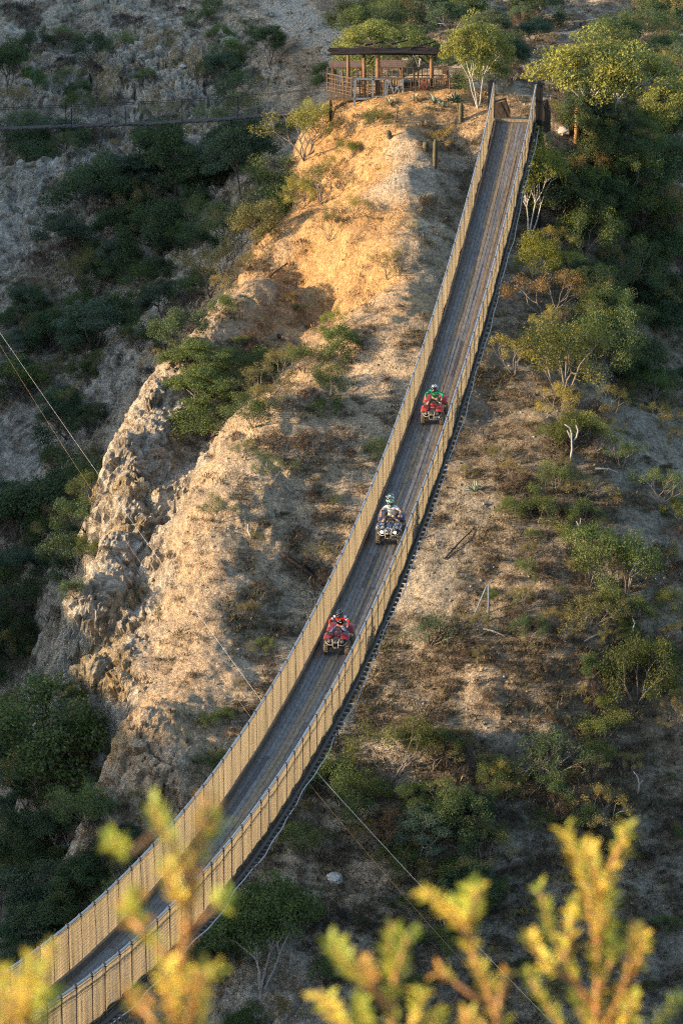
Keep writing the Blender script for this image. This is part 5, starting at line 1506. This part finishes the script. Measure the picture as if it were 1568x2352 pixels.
# trees and shrubs that can be told apart
for a in (
 # sunlit trees round the towers and the pavilion
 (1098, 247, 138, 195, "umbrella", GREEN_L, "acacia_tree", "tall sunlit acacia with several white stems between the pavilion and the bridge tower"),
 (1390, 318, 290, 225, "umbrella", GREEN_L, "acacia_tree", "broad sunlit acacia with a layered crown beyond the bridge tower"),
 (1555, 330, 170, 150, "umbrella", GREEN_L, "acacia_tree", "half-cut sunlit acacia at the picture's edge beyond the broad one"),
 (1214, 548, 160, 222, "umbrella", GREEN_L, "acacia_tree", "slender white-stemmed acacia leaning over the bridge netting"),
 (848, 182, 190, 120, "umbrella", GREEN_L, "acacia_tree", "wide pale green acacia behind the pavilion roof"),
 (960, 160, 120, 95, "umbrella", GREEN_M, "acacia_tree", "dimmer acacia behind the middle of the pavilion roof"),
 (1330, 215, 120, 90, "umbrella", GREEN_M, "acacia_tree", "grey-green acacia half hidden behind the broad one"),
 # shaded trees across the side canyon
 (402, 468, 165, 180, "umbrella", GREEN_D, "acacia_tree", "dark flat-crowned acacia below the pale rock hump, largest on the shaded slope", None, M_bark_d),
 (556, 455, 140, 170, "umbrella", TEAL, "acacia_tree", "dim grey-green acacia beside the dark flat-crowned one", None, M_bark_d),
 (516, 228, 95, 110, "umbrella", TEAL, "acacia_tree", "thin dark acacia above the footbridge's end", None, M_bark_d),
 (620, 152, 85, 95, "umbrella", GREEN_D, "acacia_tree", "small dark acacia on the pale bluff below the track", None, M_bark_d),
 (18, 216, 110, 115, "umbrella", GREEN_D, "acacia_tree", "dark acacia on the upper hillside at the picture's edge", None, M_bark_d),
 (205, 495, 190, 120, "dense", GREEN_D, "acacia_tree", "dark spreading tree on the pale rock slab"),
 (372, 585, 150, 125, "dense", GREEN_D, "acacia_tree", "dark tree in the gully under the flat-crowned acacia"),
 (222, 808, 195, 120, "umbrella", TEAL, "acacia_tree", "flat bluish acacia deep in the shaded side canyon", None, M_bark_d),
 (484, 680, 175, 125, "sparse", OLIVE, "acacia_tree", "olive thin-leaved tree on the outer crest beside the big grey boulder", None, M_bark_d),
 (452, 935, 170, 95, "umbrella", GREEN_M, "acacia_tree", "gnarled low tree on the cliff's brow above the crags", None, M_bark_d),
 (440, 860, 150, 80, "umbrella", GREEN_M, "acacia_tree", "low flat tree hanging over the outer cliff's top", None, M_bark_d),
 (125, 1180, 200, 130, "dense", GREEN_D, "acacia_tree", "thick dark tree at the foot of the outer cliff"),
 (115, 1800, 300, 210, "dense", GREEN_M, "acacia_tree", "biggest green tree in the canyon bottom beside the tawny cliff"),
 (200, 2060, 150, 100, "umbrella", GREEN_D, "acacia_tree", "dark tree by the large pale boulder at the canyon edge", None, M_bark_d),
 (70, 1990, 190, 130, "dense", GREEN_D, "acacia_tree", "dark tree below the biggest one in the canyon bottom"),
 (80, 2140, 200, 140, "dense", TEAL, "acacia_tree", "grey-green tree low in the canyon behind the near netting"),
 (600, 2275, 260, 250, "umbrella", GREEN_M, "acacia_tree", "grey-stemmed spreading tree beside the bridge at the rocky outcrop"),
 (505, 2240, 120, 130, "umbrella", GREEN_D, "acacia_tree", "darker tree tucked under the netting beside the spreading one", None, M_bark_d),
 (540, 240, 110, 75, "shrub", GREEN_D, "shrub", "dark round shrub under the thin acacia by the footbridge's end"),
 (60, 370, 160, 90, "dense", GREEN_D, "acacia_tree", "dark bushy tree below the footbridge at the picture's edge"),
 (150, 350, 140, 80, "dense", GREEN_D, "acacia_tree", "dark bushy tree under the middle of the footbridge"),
 # shrubs of the lit knoll and crest
 (862, 290, 75, 42, "shrub", (0.085, 0.12, 0.03), "shrub", "round dense green shrub on the lit crest below the pavilion"),
 (805, 360, 55, 40, "shrub", (0.13, 0.16, 0.03), "shrub", "small bright green shrub on the orange flank"),
 (700, 365, 185, 125, "sparse", (0.19, 0.19, 0.04), "shrub", "large yellow-green bush on the knoll's sunny shoulder"),
 (725, 300, 110, 70, "shrub", GREEN_L, "shrub", "yellow-green bush against the knoll just below the pavilion"),
 (740, 465, 150, 95, "sparse", OLIVE, "shrub", "straw-coloured bush at the foot of the knoll's sunny flank"),
 (630, 480, 150, 110, "dense", GREEN_M, "shrub", "dim green bush below the sunny shoulder bush"),
 (590, 560, 130, 95, "dense", OLIVE, "shrub", "dull olive bush above the brown hollow"),
 (765, 775, 75, 72, "sparse", (0.16, 0.19, 0.04), "shrub", "bright green bush at the foot of the fluted orange bank"),
 (815, 500, 95, 50, "sparse", YELL, "shrub", "yellow feathery bush on the middle of the lit flank"),
 (890, 640, 110, 70, "sparse", OLIVE, "shrub", "olive feathery bush on the orange bank's top"),
 (1015, 345, 80, 55, "sparse", (.27, .20, .06), "shrub", "golden dry bush on the pale slope beside the tall cactus"),
 (560, 905, 150, 100, "dense", GREEN_M, "shrub", "thick green bush filling the head of the rocky gully"),
 (475, 1010, 160, 80, "dense", GREEN_M, "shrub", "dark green bush in the gully beside the cliff's brow"),
 (500, 1200, 90, 60, "sparse", GREEN_M, "shrub", "grey-green bush beside the crest above the bleached branch"),
 (700, 1060, 120, 70, "bare", DRY, "shrub", "bare dark bush on the open slope between crest and bridge"),
 (625, 1110, 110, 70, "sparse", GREEN_M, "shrub", "dull green bush on the open slope beside the crest"),
 (865, 1060, 75, 55, "shrub", GREEN_D, "shrub", "dark green bush against the bridge netting level with the green-shirted rider"),
 # right of the bridge
 (1290, 895, 235, 165, "shrub", (0.21, 0.20, 0.05), "shrub", "big sunlit yellow-green shrub beside the bridge above the green rider"),
 (1370, 870, 190, 160, "shrub", GREEN_M, "shrub", "big green shrub merging with the yellow-green one"),
 (1180, 860, 120, 95, "sparse", YELL, "shrub", "golden shrub nearest to the bridge netting beyond the big one"),
 (1230, 640, 110, 105, "shrub", (0.16, 0.18, 0.03), "shrub", "bright yellow-green shrub under the slender acacia"),
 (1250, 730, 170, 110, "sparse", (0.20, 0.13, 0.05), "shrub", "rusty and olive shrub between slender acacia and the big shrub"),
 (1430, 450, 140, 100, "sparse", GREEN_L, "shrub", "sunlit yellow-green bush downslope of the broad acacia"),
 (1340, 420, 110, 70, "sparse", (0.22, 0.16, 0.05), "shrub", "brownish lit bush at the foot of the broad acacia"),
 (1420, 330, 140, 60, "sparse", (0.24, 0.16, 0.04), "shrub", "orange-tinted bush under the broad acacia"),
 (1340, 575, 150, 100, "shrub", GREEN_M, "shrub", "deep green shrub beyond the slender acacia"),
 (1450, 540, 160, 110, "dense", GREEN_M, "shrub", "dark shrub on the slope below the sunlit bush"),
 (1440, 660, 170, 110, "shrub", GREEN_D, "shrub", "dark shrub in the deep shade beyond the bridge"),
 (1285, 965, 100, 85, "sparse", YELL, "small_tree", "small golden tree above the white forked dead tree"),
 (1400, 1010, 60, 50, "sparse", YELL, "shrub", "small golden bush next to the pale bare bank"),
 (1425, 1075, 110, 75, "sparse", GREEN_M, "shrub", "yellow-green bush below the pale bare bank"),
 (1515, 1160, 130, 90, "sparse", GREEN_M, "shrub", "green bush below the pale bank at the picture's edge"),
 (1340, 1150, 120, 60, "sparse", OLIVE, "shrub", "olive low bush above the white lying branch"),
 (1425, 1370, 185, 150, "shrub", GREEN_M, "shrub", "large round green shrub in the middle of the scrub slope"),
 (1460, 1610, 180, 150, "shrub", (0.075, 0.09, 0.025), "shrub", "tall yellow-green shrub low on the scrub slope"),
 (1350, 1450, 160, 80, "bare", OLIVE, "shrub", "greyish olive shrub above the bleached curved branch"),
 (1100, 1460, 90, 60, "sparse", OLIVE, "shrub", "olive bush at the foot of the blue-grey pole"),
 (1210, 1460, 90, 50, "shrub", GREEN_D, "shrub", "low dark bush beside the olive one by the pole"),
 (990, 1480, 110, 70, "bare", GREEN_D, "shrub", "dark tangled bush below the thin black branch"),
 (900, 1790, 180, 150, "sparse", (0.085, 0.105, 0.025), "small_tree", "bright olive small tree beside the bridge below the crimson quad bike"),
 (1020, 1890, 140, 100, "sparse", GREEN_M, "small_tree", "green small tree with orange stem near the guy wire's upper end"),
 (780, 1850, 160, 110, "dense", GREEN_M, "shrub", "broad dim green bush under the bridge where the guy wires start"),
 (1150, 1860, 80, 70, "sparse", GREEN_M, "shrub", "wiry green bush on the bare ridge beside the black stump"),
 (1250, 1790, 150, 110, "bare", GREEN_D, "shrub", "dark tangle of branches in the dim gully"),
 (1100, 1990, 190, 110, "sparse", OLIVE, "shrub", "brownish olive thicket bush crossed by the bright guy wire"),
 (880, 1960, 150, 100, "sparse", (.14, .085, .04), "shrub", "rusty brown thicket bush under the guy wires"),
 (1390, 1900, 130, 100, "sparse", OLIVE, "shrub", "olive shrub beyond the foreground branches"),
):
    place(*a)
mb = MB(); p = at(1108, 1868); mb.tube([p + Vector((0, 0, -.1)), p + Vector((.03, 0, .5)), p + Vector((-.02, 0, .95))], [.16, .12, .05], 7); mb.tube([p + Vector((.05, 0, .3)), p + Vector((.22, 0, .75))], [.08, .03], 6)
tag(mb.build("stump", M_logd), "black burnt stump on the bare ridge beside the wiry green bush", "stump")

# agaves round the pavilion
M_agave = simple("agave_leaf", (0.26, 0.30, 0.22), .6, 0, .25, 5)
def agave(vx, vy, rad, mat, label, n=26, up=.8):
    p = at(vx, vy); mb = MB()
    for i in range(n):
        a = 6.28 * i / n + rng.random() * .3; el = R(rng.uniform(12, 80)); L = rad * rng.uniform(.8, 1.1); w = rad * .085
        d = Vector((math.cos(a) * math.cos(el), math.sin(a) * math.cos(el), math.sin(el) * up)); s = d.cross(Vector((0, 0, 1))).normalized()
        q = [p + d * (L * t) + Vector((0, 0, -.25 * L * t * t * math.cos(el))) for t in (0, .35, .75, 1)]
        u_ = s.cross(d)
        vs = []
        for c, k in zip(q, (.5, 1, .75, .05)): vs += [c - s * w * k + u_ * w * .35 * k, c - u_ * w * .2 * k, c + s * w * k + u_ * w * .35 * k]
        mb.add(vs, [(j * 3 + e, j * 3 + e + 1, j * 3 + e + 4, j * 3 + e + 3) for j in range(3) for e in (0, 1)])
    return tag(mb.build("agave", mat), label, "agave")
M_agave_d = simple("yucca_leaf", (0.05, 0.085, 0.06), .6, 0, .25, 5)
M_agave_y = simple("dry_agave_leaf", (0.40, 0.34, 0.20), .7, 0, .25, 5)
agave(895, 240, .75, M_agave_y, "straw-coloured agave in front of the pale blue lumber frame")
agave(952, 232, .65, M_agave_y, "pale agave at the pavilion railing before the black stove")
agave(995, 236, .80, M_agave, "grey-green agave in front of the red trestle")
agave(1016, 246, .55, M_agave, "small grey-green agave lowest of those below the railing")
agave(1046, 236, .95, M_agave_d, "dark spiky yucca at the end of the pavilion railing")
agave(977, 250, .40, M_agave, "tiny agave below the grey-green one")
agave(1090, 1130, .8, M_agave, "pale spiky rosette on the slope beside the bridge between two quad bikes", 18, .9)

# thickets: many plants alike, scattered over the slopes
MAP = ["BBBbGb.DDDDDDD",
       "GBbbGbb. GDDDD",
       "GGbGDG..  GGDD",
       ".bDDDGO.. .ODD",
       "..DDDGO.. .DDD",
       "GDDDGb.. .OODD",
       "DDGDbbb.. .ODD",
       "DD.bbGG.. .OOD",
       ".D...GG. ..GOG",
       ".G...b.. .bGbb",
       "DD....b. .bGbG",
       "DD....b. .bbGG",
       "DG...b.. .bbGG",
       "D....b. .bbbGG",
       "DG..b. .bbbbGG",
       "DD..b .bGbGbGb",
       "DDb.. .GGDbDGb",
       "DDD. .GGDGb.Gb",
       "DDG .GGbGDbbbb",
       "DD  GGbbbGbGbb",
       "D. .GG.bbbbbbb"]
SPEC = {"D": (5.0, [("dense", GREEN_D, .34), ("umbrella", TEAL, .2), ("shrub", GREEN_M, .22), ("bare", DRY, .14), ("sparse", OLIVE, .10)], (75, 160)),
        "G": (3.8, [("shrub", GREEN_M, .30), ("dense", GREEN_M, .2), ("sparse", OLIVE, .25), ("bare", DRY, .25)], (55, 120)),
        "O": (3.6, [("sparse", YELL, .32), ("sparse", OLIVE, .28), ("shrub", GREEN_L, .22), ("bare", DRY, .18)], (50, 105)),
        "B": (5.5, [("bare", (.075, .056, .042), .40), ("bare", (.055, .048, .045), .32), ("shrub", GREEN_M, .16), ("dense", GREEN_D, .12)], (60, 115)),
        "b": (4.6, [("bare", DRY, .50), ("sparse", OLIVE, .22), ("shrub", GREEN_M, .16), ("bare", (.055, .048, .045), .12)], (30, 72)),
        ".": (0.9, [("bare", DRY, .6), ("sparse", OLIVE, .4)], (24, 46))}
KIND = {"dense": ("small_tree", "tree", "dark leafy tree"), "umbrella": ("acacia_tree", "tree", "thin bluish-green acacia"), "shrub": ("shrub", "shrub", "leafy green shrub"), "sparse": ("thin_bush", "bush", "thin olive bush"), "bare": ("dry_bush", "bush", "dry twiggy bush")}
def region(vx, vy):
    if vy < 260 and vx > 760: return "on the dark hill behind the pavilion and bridge towers", "the dark hill"
    if vy < 330 and vx <= 760: return "on the shaded hillside above the footbridge", "the hillside above the footbridge"
    if vx > 1040 and vy < 1000: return "in the shadowy thicket beyond the far half of the bridge", "the thicket beyond the far half of the bridge"
    crest = np.interp(vy, [300, 640, 880, 1050, 1250, 1400, 1600, 1900, 2352], [760, 620, 400, 240, 205, 150, 110, 225, 150])
    if vx < crest: return "in the shaded side canyon beyond the outer cliff", "the shaded side canyon"
    bx = np.interp(vy, [278, 560, 968, 1238, 1492, 1800, 2100, 2352], [1180, 1110, 997, 897, 779, 600, 380, 60])
    if vx < bx: return "on the open slope between the cliffs and the bridge", "the open slope between cliffs and bridge"
    return "on the scrub slope under and beyond the near half of the bridge", "the scrub slope beyond the near half of the bridge"
count = 0
for r_, row in enumerate(MAP):
    for c_, ch in enumerate(row):
        if ch not in SPEC: continue
        n, mixk, (lo, hi) = SPEC[ch]
        if r_ < 3 and c_ > 7: n *= 1.7
        n = int(n) + (rng.random() < n - int(n))
        for _ in range(n):
            vx, vy = (c_ + rng.random()) * 112, (r_ + rng.random()) * 112 + 30
            p, nrm = hit(vx, min(vy, 2420))
            if p is None or nrm.z < .35 and ch not in "DG": continue
            near = any((p.x - x) ** 2 + (p.y - y) ** 2 < (q * .8) ** 2 for x, y, q in TREE)
            if near and ch not in "D": continue
            # keep clear of the track, the pavilion and the bridge head
            if 650 < vx < 770 and vy < 120 or 745 < vx < 1060 and 120 < vy < 270 or 1100 < vx < 1260 and 240 < vy < 330: continue
            if abs(p.x - (BX0 + BK * p.y)) < 2.6 and p.y > 206: continue
            t = rng.random(); acc = 0
            for kind, col, pr_ in mixk:
                acc += pr_
                if t <= acc: break
            sc = CAM_FV / (p.y * cp - p.z * sp)
            wv = rng.uniform(lo, hi) * (1.0 if p.y < 235 else .82); w_ = wv / sc
            if kind == "bare": w_ *= .8
            h_ = w_ * {"umbrella": .85, "dense": .72, "shrub": .62, "sparse": .80, "bare": .62}[kind]
            nm, cat, what = KIND[kind]
            where, gshort = region(vx, vy)
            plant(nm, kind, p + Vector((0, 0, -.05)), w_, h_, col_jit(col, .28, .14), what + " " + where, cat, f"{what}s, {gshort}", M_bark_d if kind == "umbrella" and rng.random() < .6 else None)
            TREE.append((p.x, p.y, w_ * .3)); count += 1
print("scattered plants", count)
# ------------------------------------------------------------------ ground cover: dry grass and stubble, loose stones
def scatter_points(n, fn):
    out = []
    while len(out) < n:
        vx, vy = nrng.uniform(-40, 1608), nrng.uniform(-20, 2440)
        p, nrm = hit(vx, vy)
        if p is None or p.y < 150: continue
        if fn(p, nrm): out.append((p, nrm))
    return out
_gxi = lambda p: (np.clip(np.searchsorted(gx, p.x), 0, len(gx) - 1), np.clip(np.searchsorted(gy, p.y), 0, len(gy) - 1))
def soil_ok(p, nrm):
    i, j = _gxi(p)
    if nrm.z < .45 or rock[j, i] > .55: return False
    v = lit[j, i] * .8 + n_lit[j, i] * 1.1
    return rng.random() < min(1, max(.06, v * 1.3))
V, T = [], []
C_ = []
for p, nrm in scatter_points(15000, soil_ok):
    i, j = _gxi(p)
    s = rng.uniform(.16, .46) * (1.4 if rng.random() < .2 else 1)
    nb = rng.randint(16, 26)
    tone = rng.random(); wv = warm[j, i]
    c = (.085, .064, .042) if tone < .55 else ((.19, .14, .08) if tone < .8 else (.10, .105, .05))
    if wv > .55 and tone > .3: c = (.36, .24, .11)
    for q in range(nb):
        a = rng.random() * 6.28; el = rng.uniform(.25, 1.25)
        d = Vector((math.cos(a) * math.cos(el), math.sin(a) * math.cos(el), math.sin(el))); sd_ = Vector((-math.sin(a), math.cos(a), 0))
        b0 = p + Vector((rng.gauss(0, s * .4), rng.gauss(0, s * .4), -.03)); L = s * rng.uniform(.5, 1.1); w_ = s * rng.uniform(.025, .06)
        m_ = b0 + d * L * .6; e_ = b0 + d * L + Vector((0, 0, -.15 * L))
        V += [b0, m_ - sd_ * w_, e_, m_ + sd_ * w_]
        k = rng.uniform(.6, 1.4); C_.append((c[0] * k, c[1] * k, c[2] * k))
me = mesh_np("dry_grass", np.array([tuple(v) for v in V]), np.arange(len(V)).reshape(-1, 4))
M_grass = attr_mat("dry_grass_blades", "tint", .9, .1, 3, (1, 1, 1), .2)
o = link_mesh("dry_grass", me, M_grass); paint(o, C_); tag(o, kind="stuff")

rockm = []
for k in range(4):
    me = rock_mesh(50 + k * 2.3, 7, 5); v = np.empty(len(me.vertices) * 3); me.vertices.foreach_get("co", v); rockm.append((v.reshape(-1, 3), np.array([list(q.vertices) for q in me.polygons])))
V, F, off = [], [], 0; C_ = []
def stone_ok(p, nrm):
    i, j = _gxi(p); return nrm.z > .4 and rng.random() < .25 + .75 * max(0, -n_lit[j, i] + .2)
for p, nrm in scatter_points(5000, stone_ok):
    v, f = rockm[rng.randrange(4)]; s = .025 + .075 * rng.random() ** 3
    a = rng.random() * 6.28; ca_, sa_ = math.cos(a), math.sin(a)
    q = v * np.array([s, s * rng.uniform(.7, 1), s * rng.uniform(.5, .8)]); q = np.stack([q[:, 0] * ca_ - q[:, 1] * sa_, q[:, 0] * sa_ + q[:, 1] * ca_, q[:, 2]], 1) + np.array(p) + np.array([0, 0, s * .15])
    V.append(q); F.append(f + off); off += len(q); k = rng.uniform(.7, 1.3); C_ += [(.27 * k, .24 * k, .19 * k)] * len(f)
me = mesh_np("gravel", np.concatenate(V), np.concatenate(F)); o = link_mesh("gravel", me, attr_mat("loose_stones", "tint", .9, .1, 4, (1, 1, 1), .25)); paint(o, C_); tag(o, kind="stuff")

# ------------------------------------------------------------------ the shrub stems just in front of the viewpoint
def near_leaf_material():
    m, nt, b, out = newmat("golden_leaf"); k = N(nt)
    c = k.n("ShaderNodeAttribute", attribute_name="tint").outputs["Color"]
    nt.links.new(c, b.inputs["Base Color"]); b.inputs["Roughness"].default_value = .5
    tr = nt.nodes.new("ShaderNodeBsdfTranslucent"); nt.links.new(c, tr.inputs["Color"])
    mx = nt.nodes.new("ShaderNodeMixShader"); mx.inputs[0].default_value = .4
    nt.links.new(b.outputs[0], mx.inputs[1]); nt.links.new(tr.outputs[0], mx.inputs[2]); nt.links.new(mx.outputs[0], out.inputs[0])
    return m
M_nleaf = near_leaf_material()
M_nstem = simple("orange_stem", (0.46, 0.24, 0.10), .6, 0, .3, 30)
def near_shrub(label, d, stems):
    """stems: list of (path of sheet points, leafy length share, colour key)"""
    base = Vector(P(stems[0][0][0][0], stems[0][0][0][1], d)); gl, _ = ground(base.x, base.y)
    root = empty("desert_shrub", (base.x, base.y, gl.z)); tag(root, label, "shrub")
    wood = MB(); V, C_ = [], []
    first = True
    for path, leafy, key in stems:
        dd = d + rng.uniform(-.12, .12) * (0 if first else 1)
        pts_ = [P(x, y, d + (dd - d) * i / max(1, len(path) - 1)) for i, (x, y) in enumerate(path)]
        if first: pts_ = [Vector((base.x + .02, base.y + .05, gl.z - .1))] + pts_
        r0 = .008 if first else .0055
        wood.tube(pts_, [r0 * (1 - .55 * i / (len(pts_) - 1)) for i in range(len(pts_))], 7)
        first = False
        lens = [(b_ - a).length for a, b_ in zip(pts_, pts_[1:])]; tot = sum(lens)
        leafy = min(1, leafy * 1.1); s0 = tot * (1 - leafy); s_ = s0 if leafy < 1 else 0
        s_ = max(s_, lens[0] if len(pts_) > len(path) else 0)
        ang = rng.random() * 6
        while s_ < tot:
            q = s_; i = 0
            while i < len(lens) - 1 and q > lens[i]: q -= lens[i]; i += 1
            p = pts_[i].lerp(pts_[i + 1], q / lens[i]); ax = (pts_[i + 1] - pts_[i]).normalized()
            ang += 2.4; sd_ = ax.orthogonal().normalized(); sd_.rotate(Quaternion(ax, ang))
            dr = (ax * rng.uniform(.35, 1.3) + sd_).normalized(); L = rng.uniform(.018, .036); w_ = L * .46
            sv = dr.cross(ax).normalized(); up = sv.cross(dr)
            b0 = p + dr * .004; m_ = b0 + dr * L * .5 + up * L * .1; e_ = b0 + dr * L
            V += [b0, m_ - sv * w_ * .5, e_, m_ + sv * w_ * .5]
            u = rng.random()
            g = {"y": ((.80, .62, .10), (.58, .58, .09), .35), "g": ((.48, .50, .07), (.32, .38, .06), .5), "o": ((.52, .30, .08), (.46, .42, .08), .5)}[key]
            c = g[0] if u > g[2] else g[1]; k = rng.uniform(.75, 1.2); C_.append((c[0] * k, c[1] * k, c[2] * k))
            s_ += rng.uniform(.0022, .0046) * (2.5 if math.sin(s_ * 60 + len(V)) > .75 else 1)
    wood.build("stem", M_nstem, root, smooth=True)
    me = mesh_np("foliage", np.array([tuple(v) for v in V]), np.arange(len(V)).reshape(-1, 4))
    o = link_mesh("foliage", me, M_nleaf, root); paint(o, C_)
    for ch in root.children: ch.matrix_parent_inverse = Matrix.Translation(-root.location)
    return root
near_shrub("tallest golden-leaved shrub standing blurred before the camera, its forked tips rising over the scrub slope", 7.0, [
    ([(1360, 2700), (1365, 2450), (1370, 2300), (1372, 2200), (1380, 2080), (1400, 2000), (1438, 1905)], .45, "y"),
    ([(1372, 2180), (1345, 2030), (1325, 1970), (1296, 1912)], .75, "y"), ([(1380, 2070), (1362, 1990), (1350, 1942)], .9, "y"),
    ([(1366, 2330), (1300, 2210), (1262, 2130), (1238, 2040)], .7, "g"), ([(1300, 2210), (1310, 2120), (1322, 2080)], .8, "y"),
    ([(1366, 2400), (1430, 2280), (1452, 2180), (1462, 2130)], .8, "o"), ([(1440, 2250), (1470, 2200), (1472, 2150)], .8, "y"),
    ([(1330, 2270), (1250, 2210), (1215, 2150)], .6, "y"), ([(1368, 2380), (1330, 2320), (1318, 2250)], .8, "g"), ([(1372, 2290), (1410, 2190), (1400, 2110)], .6, "g"), ([(1366, 2420), (1440, 2350), (1450, 2290)], .8, "y"), ([(1375, 2170), (1392, 2110), (1408, 2060)], .8, "g"),
    ([(1362, 2500), (1290, 2360), (1230, 2270), (1210, 2230)], .5, "g"), ([(1362, 2520), (1490, 2380), (1560, 2290)], .5, "g")])
near_shrub("orange-stemmed blurred shrub with a forked yellow-green tip crossing the guy wire", 6.6, [
    ([(1170, 2700), (1160, 2400), (1120, 2270), (1085, 2190), (1078, 2120), (1098, 2040)], .30, "y"),
    ([(1082, 2170), (1050, 2110), (1015, 2070), (975, 2048)], .7, "y"), ([(1080, 2150), (1060, 2100), (1048, 2070)], .8, "g"), ([(1082, 2120), (1085, 2080), (1075, 2040)], .9, "g"),
    ([(1130, 2300), (1090, 2290), (1010, 2230)], .3, "o"), ([(1150, 2380), (1145, 2300), (1160, 2240)], .4, "o"), ([(1160, 2440), (1100, 2370), (1070, 2330)], .7, "o")])
near_shrub("low yellow-green blurred shrub with two upright tips at the picture's lower middle", 6.2, [
    ([(930, 2700), (905, 2450), (900, 2330), (905, 2250), (940, 2140)], .55, "g"), ([(905, 2260), (895, 2190), (900, 2120)], .9, "g"),
    ([(902, 2330), (850, 2270), (800, 2220), (765, 2170)], .55, "g"), ([(880, 2290), (845, 2250), (830, 2210)], .5, "o"), ([(905, 2400), (960, 2340), (965, 2280)], .7, "y"),
    ([(900, 2460), (800, 2370), (740, 2290)], .5, "y"), ([(890, 2450), (840, 2360), (828, 2300)], .6, "g"), ([(910, 2460), (990, 2390), (1010, 2330)], .5, "y"), ([(905, 2470), (1040, 2430), (1075, 2340)], .4, "o")])
near_shrub("blurred orange and green shrub branch rising in front of the near netting", 5.6, [
    ([(440, 2720), (420, 2420), (405, 2300), (425, 2150), (440, 2040), (455, 1940), (480, 1835)], .75, "o"),
    ([(440, 2040), (410, 1960), (375, 1900), (350, 1850)], .75, "g"), ([(445, 1990), (480, 1930), (500, 1890)], .8, "g"), ([(430, 2100), (395, 2030), (385, 1990)], .8, "y"),
    ([(415, 2230), (340, 2150), (295, 2080)], .7, "g"), ([(330, 2140), (300, 2110), (305, 2060)], .8, "o"), ([(372, 1900), (300, 1960), (255, 1930)], .4, "g"), ([(410, 2290), (450, 2240), (500, 2230)], .6, "y"), ([(420, 2380), (455, 2290), (470, 2230)], .7, "o"),
    ([(428, 2140), (500, 2080), (520, 2060)], .5, "g"), ([(420, 2440), (340, 2330), (300, 2280)], .6, "o"), ([(420, 2400), (390, 2300), (380, 2220)], .6, "y"), ([(430, 2440), (460, 2380), (450, 2320)], .7, "y")])
near_shrub("blurred bright yellow shrub tip in the picture's lower corner over the netting", 5.8, [
    ([(20, 2720), (40, 2450), (60, 2350), (90, 2260), (125, 2170)], .7, "y"), ([(45, 2400), (20, 2300), (10, 2230)], .8, "y"), ([(60, 2350), (70, 2260), (75, 2210)], .8, "y"),
    ([(50, 2400), (100, 2340), (115, 2290)], .7, "g"), ([(35, 2440), (-10, 2350), (-20, 2250)], .8, "o"), ([(45, 2430), (60, 2380), (40, 2310)], .8, "o"), ([(40, 2470), (-20, 2420), (-40, 2330)], .8, "o")])
